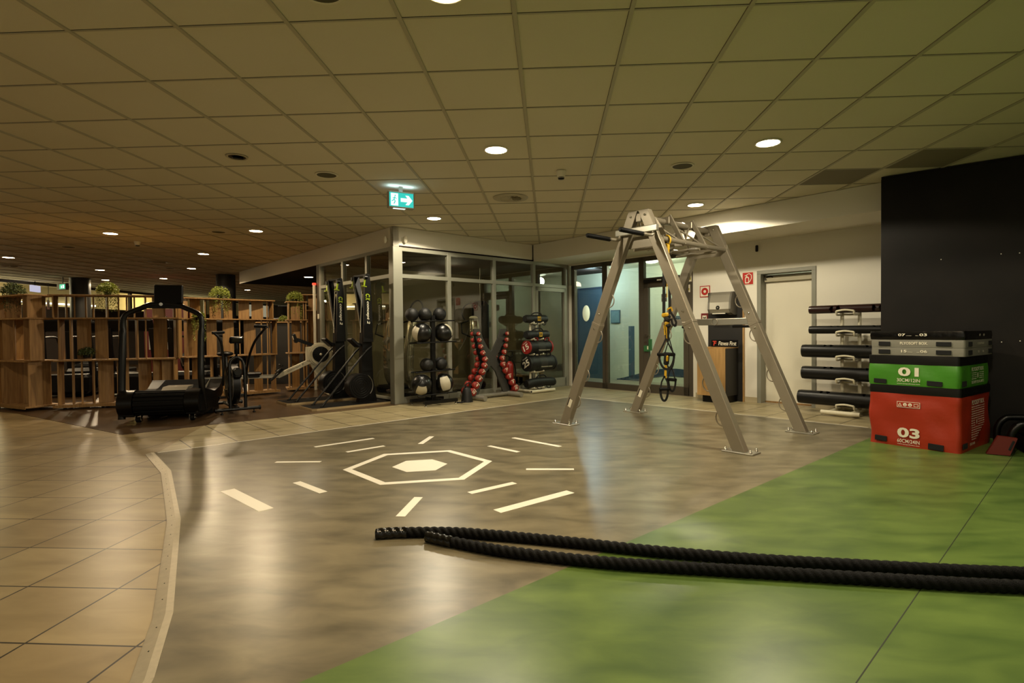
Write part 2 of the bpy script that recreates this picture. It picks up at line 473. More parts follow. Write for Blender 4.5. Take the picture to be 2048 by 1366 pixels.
# ------------------------------------------------------------ window wall far left (X=-16.36)
mt_pale = mat('pale yellow wall', '#b5a67c', .8)
XW = -16.36
b = B(); b.bb(XW - .05, XW + .05, -4, 33, 0, 2.05, mt_far); struct(b.build('wall_left'))
b = B(); b.bb(-18.6, -18.5, -4, 33, 0, 3.2, mt_pale); b.bb(-18.6, XW, -4, 33, 2.95, 3.0, mt_pale); struct(b.build('wall_outer_left'))
k = 0
for y0 in range(0, 10):
    ya = 9.0 + y0 * 2.35; yb = ya + 2.35
    wr = struct(thing('window_%d' % (y0 + 1), 'x', 'window', (XW, ya, 0)))
    del wr['category']; wr['label'] = 'dark framed window bay in the far left glazed wall'
    f = B(); f.bb(-.05, .05, 0, .10, 2.05, 2.80, mt_frameb); f.bb(-.05, .05, 0, 2.35, 2.78, HC, mt_frameb); f.bb(-.05, .05, 0, 2.35, 2.05, 2.12, mt_frameb)
    f.build('window_frame', wr)
    g = B(); g.bb(-.005, .005, .10, 2.35, 2.12, 2.78, mt_glassw); g.build('window_pane', wr)
# ------------------------------------------------------------ glazed room (left and right faces)
RA = D2(45); RL = D2(-45)
def glazing(name, label, loc, rz, x0, x1, posts, zt, mtf, ztop=BZ, inv=1, post_w=.072, door=None, bottom=.10, head=.06):
    r = thing(name, label, 'window', loc, rz); del r['category']; struct(r)
    f = B()
    for k, px in enumerate(posts):
        f.bb(px - post_w / 2, px + post_w / 2, -.03, .05, 0, ztop, mtf, .004)
    f.bb(x0, x1, -.028, .045, ztop - head, ztop, mtf, .003)
    f.bb(x0, x1, -.028, .045, zt, zt + .065, mtf, .003)
    f.bb(x0, x1, -.028, .045, 0, bottom, mtf, .003)
    f.build('window_frame', r)
    for i in range(len(posts) - 1):
        a, c = posts[i] + post_w / 2, posts[i + 1] - post_w / 2
        if c - a < .05: continue
        g = B(); g.bb(a, c, .005, .013, bottom, zt, mt_glass); g.build('window_pane', r)
        g = B(); g.bb(a, c, .005, .013, zt + .065, ztop - head, mt_glass); g.build('window_pane', r)
    return r
rr = glazing('window_21', 'long grey framed glass wall behind the ball, dumbbell and bag racks', PC, RA, 0, 4.05, [.10, 1.06, 2.065, 3.08, 4.02], 2.035, mt_frame)
# door leaf in last bay
f = B(); f.bb(3.12, 3.18, -.035, .03, .02, 2.03, mt_frame, .003); f.bb(3.93, 3.985, -.035, .03, .02, 2.03, mt_frame, .003)
f.bb(3.12, 3.985, -.035, .03, 1.955, 2.03, mt_frame, .003); f.bb(3.12, 3.985, -.035, .03, .02, .19, mt_frame, .003)
f.build('door_frame', rr)
glazing('window_22', 'grey framed glass wall behind the two ski machines', PC, RL, -2.93, 0, [-2.89, -1.86, -.905, -.07], 2.035, mt_frame)
b = B(T(*PC) @ RZ(RA)); b.bb(-.035, .135, -.05, .10, 0, BZ, mt_frame, .006); struct(b.build('trim_7'))
b = B(T(*PC) @ RZ(RA)); b.bb(4.06, 4.13, -.10, -.03, 0, 2.1, mt_wall, .004); struct(b.build('trim_8'))
# wall end left of the glazing
b = B(T(*PC) @ RZ(RL)); b.bb(-3.08, -2.93, -.02, .12, 0, BZ, mt_frameb); struct(b.build('wall_end'))
# inside the glazed room
mt_in = mat('studio wall', '#8d8468', .9, spec=.1)
mt_infl = mat('studio floor', '#3c372c', .6)
b = B(T(*PC) @ RZ(RL))
b.bb(-3.0, -2.9, .1, 4.2, 0, BZ, mt_in); b.bb(-3.0, 0, 4.13, 4.2, 0, BZ, mt_in)
b.bb(-3.0, -.05, .05, 4.13, .004, .008, mt_infl); b.bb(-2.93, -.05, .06, 4.13, BZ + .031, BZ + .04, mt_in)
struct(b.build('wall_studio'))

# ------------------------------------------------------------ glazed corridor doors (bronze frame) on the back wall
FR = thing('window_23', 'bronze framed glass wall and door leading to the blue corridor', 'window', W0, RL); del FR['category']; struct(FR)
f = B()
for a, c in [(.06, .15), (.885, .945), (.955, 1.015), (1.76, 1.875), (2.80, 2.895)]:
    f.bb(a, c, .03, .11, 0, 2.505, mt_frameb, .003)
f.bb(.06, 2.895, .03, .11, 2.42, 2.505, mt_frameb, .003)
f.bb(.06, 1.80, .03, .11, 0, .12, mt_frameb, .003)
f.bb(1.86, 2.80, .03, .11, 2.03, 2.11, mt_frameb, .003)
f.build('window_frame', FR)
for a, c in [(.15, .885), (1.015, 1.76)]:
    g = B(); g.bb(a, c, .06, .07, .12, 2.42, mt_glass2); g.build('window_pane', FR)
g = B(); g.bb(1.875, 2.80, .06, .07, 2.11, 2.42, mt_glass2); g.build('window_pane', FR)
DR = thing('door_2', 'bronze framed glass door with lever handle and green lock guard', 'door', onwall(1.875, .03), RL); del DR['category']; struct(DR)
f = B(); f.bb(0, .10, -.01, .06, .005, 2.03, mt_frameb, .004); f.bb(.825, .925, -.01, .06, .005, 2.03, mt_frameb, .004)
f.bb(0, .925, -.01, .06, 1.93, 2.03, mt_frameb, .004); f.bb(0, .925, -.01, .06, .005, .16, mt_frameb, .004)
f.build('door_frame', DR)
g = B(); g.bb(.10, .825, .02, .028, .16, 1.93, mt_glass2)
g.build('door_pane', DR)
g = B(); g.bb(.03, .80, -.065, -.012, 2.02, 2.075, mt_black, .006); g.bb(.33, .42, -.067, -.06, 2.04, 2.06, mt_cream)
g.tube([(.45, -.04, 2.02), (.6, -.12, 2.0), (.78, -.05, 2.01)], .009, mt_black, 6); g.build('door_closer', DR)
g = B(); g.lathe([(.028, 0), (.028, .01)], mt_chrome, 16, T(.05, -.012, 1.05) @ RX(PI / 2)); g.tube([(.05, -.015, 1.05), (.05, -.055, 1.05), (.18, -.055, 1.05)], .010, mt_chrome, 8)
g.lathe([(.022, 0), (.022, .01)], mt_chrome, 16, T(.05, -.012, .93) @ RX(PI / 2)); g.build('door_handle', DR)
g = B(); g.bb(.13, .19, -.05, -.012, .78, .99, mt_grn, .006); g.bb(.02, .15, -.045, -.012, .76, .87, mt_grn, .006); g.bb(.10, .125, -.049, -.046, .80, .86, mt_cream)
g.build('lock_guard', DR, 'green emergency lock guard')
g = B(); g.bb(.37, .48, .012, .0195, 1.66, 1.80, mat('sticker grey', '#5c5648', .6), .001); g.bb(.38, .47, .011, .012, 1.73, 1.735, mt_cream); g.bb(.42, .425, .011, .012, 1.67, 1.79, mt_cream)
g.build('sticker', DR)
g = B(); g.bb(.62, .80, .012, .0195, 1.26, 1.40, mat('blue sticker', '#56707c', .6), .001); g.text('061', .11, .07, mt_dark, T(.71, .0115, 1.33) @ RX(PI / 2))
g.build('sticker', DR, 'blue sticker with numbers')
for dx, dz, c in [(-.01, 1.98, '#e4ddc4'), (-.04, 1.80, '#d8d2be')]:
    g = B(T(*onwall(2.84 + dx, .03)) @ RZ(RL)); g.bb(-.03, .03, -.004, 0, dz, dz + .13, mat('label' + c, c, .6), .001)
    g.bb(-.018, .018, -.0045, -.004, dz + .03, dz + .07, mat('label yellow', '#a89a3a', .6))
    o = g.build('sticker_tag'); tag(o, 'small white sticker on the bronze frame, %s' % ('upper one' if dz > 1.9 else 'lower one'), 'sticker')

# corridor behind
mt_corr = mat('corridor wall', '#cccfbc', .8, noise=.02, nscale=2)
mt_blue = mat('blue paint', '#42596b', .55)
mt_blued = mat('blue dark paint', '#2f4258', .5)
mt_cfl = mat('corridor floor', '#9a917c', .35)
b = B(T(*W0) @ RZ(RL))
b.bb(-3.4, 6.5, 1.80, 1.9, 0, 2.6, mt_corr); b.bb(-3.4, 6.5, TH, 1.9, 2.56, 2.62, mt_corr)
b.bb(-3.45, -3.4, .1, 1.9, 0, 2.6, mt_corr); b.bb(6.5, 6.55, .1, 1.9, 0, 2.6, mt_corr)
b.bb(-.10, .02, .02, .25, 0, 2.6, mt_corr)
b.bb(-3.4, .0, .10, .24, 0, 2.6, mt_corr)
struct(b.build('wall_corridor'))
b = B(T(*W0) @ RZ(RL)); b.bb(-3.4, 6.5, .02, 1.8, .001, .006, mt_cfl); struct(b.build('floor'))
# painted wave along the corridor wall
b = B(T(*W0) @ RZ(RL) @ T(0, 1.80, 0) @ RX(PI / 2))
top = [(-.15 + i * .2, .11 + .09 * math.sin(i * .42 - 1.2) + .018 * i) for i in range(22)]
bot = [(x, max(.0, y - .17)) for x, y in top][::-1]
b.prism(top + bot, .006, mt_blued)
b.prism([(-.42, 0), (-.36, .4), (-.42, .9), (-.34, 1.5), (-.38, 2.15), (-.50, 2.15), (-.50, 0)], .006, mt_blue)
b.prism([(.20, 0), (.36, 0), (.36, 1.25), (.20, 1.25)], .006, mt_blue)
struct(b.build('trim_9'))
dr = thing('door_3', 'blue corridor door with lit oval window', 'door', onwall(-1.26, 1.79), RL); del dr['category']; struct(dr)
g = B(); g.bb(0, .76, -.04, 0, 0, 2.15, mt_blue, .003); g.bb(-.05, 0, -.05, 0, 0, 2.2, mt_blued, .003); g.bb(0, .76, -.05, 0, 2.15, 2.2, mt_blued, .003); g.build('door_leaf', dr)
g = B(RX(0)); g.lathe([(1, 0), (1, .01), (0, .012)], mat('oval window', '#f0e2c0', .4, emit='#f3e0b8', es=.22), 32, T(.23, -.041, 1.58) @ RX(PI / 2) @ Matrix.Diagonal((.115, .195, 1, 1)))
g.lathe([(1.08, 0), (1.08, .006)], mt_blued, 32, T(.23, -.038, 1.58) @ RX(PI / 2) @ Matrix.Diagonal((.115, .195, 1, 1))); g.build('door_pane', dr, 'lit oval pane')
g = B(T(*onwall(-.30, 1.795)) @ RZ(RL)); g.bb(-.0, .27, -.02, 0, 1.32, 1.63, mt_blue, .003); g.bb(.02, .25, -.024, -.02, 1.34, 1.61, mat('notice', '#6f8d94', .5, noise=.15, nscale=14))
tag(g.build('notice_board'), 'square grey-blue framed notice on the corridor wall behind the glass', 'notice board')
ex = thing('exit_sign', 'green exit sign seen through the glass in the corridor', 'exit sign', onwall(.20, 1.0, 2.28), RL)
g = B(); g.bb(-.03, .17, -.05, .05, 0, .16, mt_frameb, .006); g.build('housing', ex)
g = B(); g.bb(-.01, .15, -.053, -.05, .02, .14, mat('exit green', '#1c7a50', .5, emit='#2fd08a', es=.3)); g.bb(.03, .07, -.055, -.053, .04, .12, mat('exit white', '#dddddd', .5, emit='#ffffff', es=.45)); g.build('face', ex, 'lit green face')
g = B(); g.bb(.0, .14, -.04, .04, .16, .20, mt_frameb); g.build('bracket', ex)
lt = thing('corridor_lamp', 'round ceiling lamp in the corridor behind the glass door', 'ceiling lamp', onwall(1.55, .75, 2.55), 0)
g = B(); g.lathe([(.16, 0), (.17, -.02), (.17, -.035)], mt_silver, 28); g.build('rim', lt)
g = B(); g.lathe([(0, -.075), (.06, -.072), (.12, -.055), (.15, -.035)], mat('corridor glow', '#ffffff', .5, emit=(1, 1, .8), es=1.6), 28); g.build('diffuser', lt)

# ------------------------------------------------------------ white service door (door_1)
mt_dleaf = mat('door leaf', '#ddd7c2', .6, noise=.02, nscale=2)
mt_dfr = mat('door frame grey', '#8a897b', .5)
dd = thing('door_1', 'white service door in grey steel frame', 'door', onwall(4.02, 0), RL); del dd['category']; struct(dd)
g = B(); g.bb(-.012, .05, -.012, TH, 0, 2.0, mt_dfr, .003); g.bb(.79, .85, -.012, TH, 0, 2.0, mt_dfr, .003); g.bb(-.012, .85, -.012, TH, 2.0, 2.055, mt_dfr, .003)
g.build('door_frame', dd)
g = B(); g.bb(.05, .79, .15, .19, .02, 1.99, mt_dleaf, .002); g.bb(.05, .79, .14, .15, 0, .03, mt_oak); g.build('door_leaf', dd)
g = B(); g.bb(.05, .79, .105, .15, 1.88, 1.96, mat('closer bar', '#a59d82', .5), .004); g.tube([(.09, .10, 1.955), (.16, .09, 1.965), (.19, .10, 1.95)], .009, mt_black, 6); g.lathe([(.016, 0), (.016, .01)], mt_chrome, 12, T(.075, .104, 1.925) @ RX(PI / 2)); g.build('door_closer', dd)
# wall signs
def sign(name, label, cat, s0, z0, s1, z1, fn, th=.008):
    r = thing(name, label, cat, onwall((s0 + s1) / 2, -.001, (z0 + z1) / 2), RL)
    fn(r, abs(s1 - s0) / 2, abs(z1 - z0) / 2); return r
def hose(r, w_, h_):
    g = B(); g.bb(-w_, w_, -.008, 0, -h_, h_, mt_cream, .001); g.bb(-w_ * .93, w_ * .93, -.0085, -.008, -h_ * .93, h_ * .93, mt_red); g.build('plate', r)
    g = B(RX(PI / 2))
    g.prism([(-.045, -.075), (.02, -.075), (.02, .01), (.0, .03), (-.03, .03), (-.045, .01)], .001, mt_cream, T(0, 0, .0087))
    g.prism([(-.033, -.06), (.008, -.06), (.008, .0), (-.01, .018), (-.033, 0)], .0012, mt_red, T(0, 0, .0087))
    g.tube([(-.02, .03, .009), (-.02, .055, .009), (.02, .075, .009), (.055, .05, .009), (.058, .0, .009), (.035, -.045, .009), (.022, -.055, .009)], .006, mt_cream, 6, flat=.3)
    g.tube([(-.05, .045, .009), (-.01, .05, .009)], .007, mt_cream, 6, flat=.3)
    g.build('symbol', r, 'cream extinguisher symbol')
sign('fire_sign', 'red fire extinguisher sign on the white wall beside the service door', 'sign', 3.774, 1.85, 3.955, 2.05, hose)
def target(r, w_, h_):
    g = B(); g.bb(-w_, w_, -.008, 0, -h_, h_, mt_red, .001); g.bb(-w_ * .86, w_ * .86, -.0085, -.008, -h_ * .86, h_ * .86, mt_cream); g.build('plate', r)
    g = B(RX(PI / 2)); g.lathe([(.062, .0086), (.062, .0095)], mt_red, 28); g.lathe([(.024, .0096), (.024, .0102)], mt_cream, 20); g.build('symbol', r, 'red ring symbol')
sign('fire_alarm_sign', 'white sign with a red ring on the wall above the alarm box', 'sign', 3.033, 1.695, 3.218, 1.885, target)
def call(r, w_, h_):
    g = B(); g.bb(-w_, w_, -.035, 0, -h_, h_, mat('dark red plastic', '#6d1712', .4), .004); g.build('housing', r)
    g = B(); g.bb(-w_ * .6, w_ * .6, -.038, -.035, -h_ * .68, h_ * .45, mt_cream, .001); g.bb(-.008, .008, -.040, -.038, -.02, .0, mt_black); g.bb(-.025, -.012, -.040, -.038, -.02, .01, mt_black); g.bb(.012, .025, -.040, -.038, -.02, .01, mt_black); g.build('pane', r)
sign('fire_call_point', 'small dark red fire alarm box on the wall left of the towel dispenser', 'alarm box', 3.068, 1.29, 3.20, 1.425, call)

# ------------------------------------------------------------ hygiene station
cb = thing('hygiene_cabinet', 'oak fronted waste cabinet with tall dark backboard against the white wall', 'cabinet', onwall(3.20, -.47), RL)
g = B(); g.bb(0, .60, .43, .462, 0, 1.76, mt_dark, .002); g.bb(.596, .612, .42, .464, 0, 1.765, mt_oak2, .001); g.build('backboard', cb)
g = B(); g.bb(.047, .52, .02, .43, .11, .855, mt_dark, .002); g.bb(.047, .522, .015, .43, .855, .873, mt_oak2, .001)
g.build('body', cb)
g = B(); g.bb(.047, .52, -.002, .018, .11, .854, mt_oak2, .002); g.build('door', cb, 'oak door with vertical grain')
g = B(); g.lathe([(.008, 0), (.008, .01)], mt_black, 12, T(.16, -.002, .81) @ RX(PI / 2)); g.build('lock', cb)
g = B(); g.bb(.12, .50, .04, .43, 0, .11, mt_black); g.build('plinth', cb)
sg = thing('brand_sign', 'black sign with red F and white lettering standing on the cabinet', 'sign', onwall(3.355, -.22, .875), RL)
g = B(); g.bb(0, .455, 0, .02, 0, .112, mt_black, .002); g.build('board', sg)
g = B(RX(PI / 2)); g.text('F', .055, .075, mat('brand red', '#c8402c', .4), T(.065, .056, .001), .03, .15); g.box((.052, .088, .0015), (.05, .012, .001), MATS['brand red']); g.build('emblem', sg, 'red emblem')
g = B(RX(PI / 2)); g.text('Fitness First', .30, .065, mt_cream, T(.275, .056, .001), .012, .2); g.build('lettering', sg, 'white lettering')
ds = thing('towel_dispenser', 'silver paper towel dispenser on the dark backboard', 'dispenser', onwall(3.51, -.045, 1.385), RL)
g = B()
prof = [(0, 0), (-.10, .0), (-.185, .03), (-.215, .09), (-.205, .20), (-.17, .32), (-.14, .365), (0, .37)]
g.prism([(y, z) for y, z in prof], .355, mt_silver, T(-.185, 0, 0) @ Matrix(((0, 0, 1, 0), (1, 0, 0, 0), (0, 1, 0, 0), (0, 0, 0, 1))))
for x in (-.195, .165): g.prism([(y * 1.02, z) for y, z in prof], .03, mat('dispenser side', '#6f6c63', .4, .5), T(x, 0, 0) @ Matrix(((0, 0, 1, 0), (1, 0, 0, 0), (0, 1, 0, 0), (0, 0, 0, 1))))
g.build('cover', ds)
g = B(); g.lathe([(.032, 0), (.032, .008)], mt_black, 20, T(-.02, -.208, .115) @ RX(PI / 2)); g.lathe([(.012, .008), (.012, .011)], mt_silver, 14, T(-.02, -.208, .115) @ RX(PI / 2)); g.build('sensor', ds, 'black round sensor')
g = B(); g.bb(-.13, .11, -.195, -.05, -.001, .03, mt_black, .003); g.bb(-.12, .10, -.205, -.19, .015, .028, mt_cream); g.build('paper_slot', ds)
# ------------------------------------------------------------ steel suspension frame
AF = thing('suspension_rig', 'large grey-beige steel A-frame rig bolted to the grey floor', 'exercise rig', (1.479, 6.486, ZV), RL)
HX, HY, HT = 1.115, .708, 2.42
TOPX = .064
def legx(s_, z): return s_ * (TOPX + (HX - TOPX) * (1 - z / HT))
SL = math.atan2(HX - TOPX, HT)
for sy, fr_ in ((-1, 'front'), (1, 'rear')):
    for sx in (-1, 1):
        g = B(); yy = sy * HY
        p = (sx * HX, yy, .01); q = (legx(sx, HT), yy, HT)
        # lower thicker sleeve and upper profile
        def at(z): return (legx(sx, z), yy, z)
        def slab(z0, z1, wx, wy):
            h = wx / 2 / math.cos(SL); q_ = [(legx(sx, z0) - h, z0), (legx(sx, z0) + h, z0), (legx(sx, z1) + h, z1), (legx(sx, z1) - h, z1)]
            bm = bmesh.new(); vv = [bm.verts.new((a, yy + e * wy / 2, c)) for e in (-1, 1) for a, c in q_]
            for f_ in ((3, 2, 1, 0), (4, 5, 6, 7), (0, 1, 5, 4), (1, 2, 6, 5), (2, 3, 7, 6), (3, 0, 4, 7)): bm.faces.new([vv[i] for i in f_])
            bmesh.ops.bevel(bm, geom=bm.edges[:], offset=.006, segments=2, affect='EDGES', profile=.5)
            bmesh.ops.recalc_face_normals(bm, faces=bm.faces[:]); bm.verts.index_update()
            g.add([v.co.copy() for v in bm.verts], [tuple(v.index for v in f.verts) for f in bm.faces], mt_steel); bm.free()
        slab(.01, 1.22, .118, .084); slab(1.20, HT, .112, .076)
        g.beam(at(1.195), at(1.225), .124, .090, mt_steel, up=(0, 1, 0), bev=.004)
        leg = g.build('leg', AF)
        for zb in (2.36, 1.33, 1.16):
            bl = B(); bl.sph((legx(sx, zb), yy - .045, zb), .012, mt_chrome, 10, 6, sc=(1, .6, 1)); bl.build('bolt', leg)
        # rings on the inner face
        for zr in (.30, .62, 1.08, 1.48):
            if sy < 0 and sx > 0 and zr == 1.48: continue
            rg = B(); cx = legx(sx, zr) - sx * .048
            rg.tube([(cx - sx * .070 * math.sin(a), yy, zr + .078 * math.cos(a)) for a in [PI * k / 12 for k in range(13)]], .0065, mt_steel, 8)
            rg.build('ring', leg)
        fp = B(); fp.bb(sx * HX - .15, sx * HX + .15, yy - .085, yy + .085, 0, .012, mt_galv, .003)
        fo = fp.build('foot_plate', AF)
        for bx in (-.12, .12):
            for by in (-.06, .06):
                bo = B(); bo.lathe([(.013, 0), (.013, .016), (.008, .017), (.008, .034), (.0, .04)], mt_chrome, 8, T(sx * HX + bx, yy + by, .012)); bo.build('bolt', fo)
        if sx < 0:
            st = B(); zz = .27
            st.box((legx(sx, zz), yy - .0425, zz), (.045, .002, .10), mt_cream, (0, sx * SL * -1 * -1 if False else SL, 0)); st.box((legx(sx, zz) - .024, yy - .0422, zz + .02), (.012, .002, .10), mt_black, (0, SL, 0)); st.build('label', leg, 'small white label')
# apex wedge plates
for sy in (-1, 1):
    g = B(); g.bb(-.035, .035, sy * HY - .028, sy * HY + .028, HT - .12, HT - .03, mt_steel, .006); g.build('apex_block', AF)
# ridge tube and two lower side tubes
ZS = 2.10; XS = .235
g = B(); g.cyl((.0, -HY, HT - .06), (.0, HY, HT - .06), .030, mt_steel); g.build('ridge_tube', AF)
for sx in (-1, 1):
    g = B(); g.cyl((sx * XS, -HY - .02, ZS), (sx * XS, HY + .03, ZS), .028, mt_steel); g.build('side_tube', AF)
# intermediate A plates
for yy in (-.235, .235):
    g = B()
    for sx in (-1, 1):
        g.beam((sx * .055, yy, HT + .0), (sx * (XS + .01), yy, ZS - .03), .050, .028, mt_steel, up=(0, 1, 0), bev=.003)
    g.bb(-.07, .07, yy - .024, yy + .024, HT - .09, HT - .01, mt_steel, .006)
    g.bb(-XS, XS, yy - .012, yy + .012, ZS - .035, ZS - .0, mt_steel, .004)
    g.build('cross_brace', AF)
# thin lacing rods
for sx in (-1, 1):
    for a, c in ((-.68, -.26), (.21, .68), (-.21, .21)):
        g = B(); g.cyl((sx * .04, a, HT - .08), (sx * XS, c, ZS), .010, mt_steel, 10); g.build('lacing_rod', AF)
    g = B(); g.cyl((sx * .03, .21, HT - .08), (sx * XS, -.21, ZS), .010, mt_steel, 10); g.build('lacing_rod', AF)
# horizontal end plates
for yy in (-HY, HY):
    g = B(); g.bb(-.27, .27, yy - .006 - .03 * (1 if yy > 0 else -1.4), yy + .006 - .03 * (1 if yy > 0 else -1.4), ZS - .07, ZS + .055, mt_steel, .003); g.build('end_plate', AF)
# second pair of short bars under the truss
for yy in (-.45, .05, .42):
    g = B(); g.cyl((-XS - .03, yy, ZS - .05), (XS + .03, yy, ZS - .05), .016, mt_steel, 12); g.build('cross_bar', AF)
# pull-up handle bracket on front frame
g = B(); g.bb(-.27, .27, -HY - .085, -HY - .042, 2.165, 2.235, mt_galv, .008); g.build('handle_bracket', AF, 'galvanised bracket across the front legs')
g = B(); g.prism([(0, 0), (.075, 0), (-.06, .20)], .006, mt_steel, T(.245, -HY + .02, 2.13) @ RX(PI / 2)); g.build('gusset', AF)
for sx in (-1, 1):
    hb = B(); x0 = sx * .215
    hb.tube(smooth_path([(x0, -HY - .06, 2.19), (x0, -HY - .07, 2.14), (x0 - .01, -HY - .10, 2.125), (x0 - .02, -HY - .16, 2.125), (x0 - .04, -HY - .26, 2.13)], 4), .017, mt_steel, 12)
    ho = hb.build('pull_up_bar', AF)
    gp = B(); gp.tube([(x0 - .03, -HY - .19, 2.127), (x0 - .035, -HY - .2, 2.127), (x0 - .09, -HY - .50, 2.145), (x0 - .092, -HY - .51, 2.146)], [.018, .024, .024, .018], mt_rub, 14); gp.build('grip', ho, 'black rubber grip')
# rear crossbar with black pads
zb = 1.235
g = B(); g.bb(legx(-1, zb) + .02, legx(1, zb) - .02, HY - .03, HY + .03, zb - .04, zb + .04, mt_galv, .004)
cbx = g.build('crossbar', AF, 'galvanised bar between the rear legs')
for x0 in (-.25, .43):
    g = B(); g.bb(x0 - .10, x0 + .10, HY - .05, HY + .03, zb - .075, zb - .045, mt_black, .01); g.build('pad', cbx, 'black pad')
g = B(); g.tube([(.10 + .04 * math.cos(a), HY - .035, zb + .04 * math.sin(a)) for a in [2 * PI * k / 20 for k in range(20)]], .004, mt_steel, 6, closed=True); g.build('ring', cbx)

# ------------------------------------------------------------ suspension trainer hanging inside the frame
mt_strap = mat('black webbing', '#0c0c0b', .75)
mt_yel = mat('yellow webbing', '#d0a418', .6)
# world anchor on the near side tube (right tube)
SX = T(1.479, 6.486, 0) @ RZ(RL)
def strap_thing(label, x, y):
    p = SX @ Vector((x, y, 0)); return thing('suspension_trainer', label, 'suspension trainer', (p.x, p.y, 0), RL)
def ribbon(b, pts, wd, m, th=.003, side=(1, 0, 0)):
    P = [Vector(p) for p in pts]
    for i in range(len(P) - 1):
        b.beam(P[i], P[i + 1], wd, th, m, up=(0, 1, 0), bev=0, ext=.004)
    return b
def stirrup(r, x, y, zt, zb, w_, tw, m1=mt_strap):
    """handle: triangle webbing, grip tube and foot loop"""
    M = T(x, y, 0) @ RZ(tw)
    zg = zt - (zt - zb) * .52
    g = B(M)
    for s_ in (-1, 1): ribbon(g, [(0, 0, zt), (s_ * .03, 0, zt - .06), (s_ * w_, 0, zg + .01)], .016, m1)
    g.build('webbing', r)
    g = B(M); g.tube([(-w_ - .012, 0, zg), (w_ + .012, 0, zg)], .017, mt_rub, 14); g.build('grip', r, 'black foam grip')
    g = B(M); pts = [(w_ * math.cos(a) * 1.0, .01, zg + (zg - zb) * math.sin(a)) for a in [PI + PI * k / 14 for k in range(15)]]
    ribbon(g, pts, .024, m1); g.build('foot_loop', r)
tr1 = strap_thing('black and yellow suspension trainer hanging bundled from the rig', .235, -.56)
g = B(); g.tube([(.0 + .045 * math.cos(a), .0, ZS + ZV - .01 + .05 * math.sin(a)) for a in [2 * PI * k / 16 for k in range(16)]], .014, mt_yel, 8, closed=True, flat=.6)
g.bb(-.035, .03, -.02, .02, 1.95, 2.07, mt_yel, .012); g.bb(-.04, -.01, -.022, .022, 2.02, 2.16, mt_strap, .006); g.build('anchor', tr1, 'yellow anchor loop')
g = B()
ribbon(g, [(-.035, 0, 2.0), (-.04, 0, 1.32)], .036, mt_strap); ribbon(g, [(.02, .006, 2.0), (.035, .0, 1.32)], .034, mt_strap)
ribbon(g, [(-.008, .01, 1.98), (-.008, .012, 1.5)], .008, mt_yel); g.bb(-.05, -.025, -.008, .004, 1.58, 1.62, mt_chrome, .002); g.bb(.02, .045, -.008, .004, 1.72, 1.75, mt_chrome, .002)
g.build('main_strap', tr1)
g = B()
rr_ = rnd(3)
for k in range(6):
    z0 = 1.34 - k * .022; x0 = -.035 + .012 * (k % 3)
    g.box((x0 + .02, rr_.uniform(-.02, .02), z0 - .03), (.075 - .006 * k, .05, .045), mt_strap if k % 4 else mt_yel, (rr_.uniform(-.4, .4), rr_.uniform(-.5, .5), rr_.uniform(-.4, .4)), .012)
ribbon(g, [(.0, 0, 1.37), (.05, 0, 1.39), (.065, 0, 1.35)], .016, mt_yel)
ribbon(g, [(.04, 0, 1.34), (.08, 0, 1.29), (.11, 0, 1.23), (.10, 0, 1.19), (.065, .0, 1.21), (.05, 0, 1.27)], .024, mt_strap)
g.build('knot', tr1)
g = B()
for x0, m_ in ((-.03, mt_strap), (-.012, mt_yel), (.006, mt_strap), (.024, mt_strap)):
    ribbon(g, [(x0, rr_.uniform(-.01, .01), 1.25), (x0 * .8, 0, 1.15), (x0 * .5, 0, 1.03)], .017, m_)
ribbon(g, [(-.03, -.012, 1.2), (-.02, -.014, 1.1)], .012, mt_yel)
g.build('lower_strap', tr1)
stirrup(tr1, -.005, -.015, 1.06, .735, .085, .15)
stirrup(tr1, .01, .02, 1.07, .735, .09, -.5)
g = B(); ribbon(g, [(-.02, .0, .86), (-.02, 0, .76), (-.025, 0, .64)], .028, mt_yel); g.box((-.01, 0, .84), (.055, .05, .13), mt_strap, (.2, .2, .1), .015); g.box((.012, -.02, .85), (.022, .03, .07), mt_yel, (.3, .1, .4), .01); g.build('lower_strap', tr1, 'yellow strap')
stirrup(tr1, -.03, -.01, .66, .395, .042, .9)
stirrup(tr1, .035, .02, .76, .50, .05, -.2)

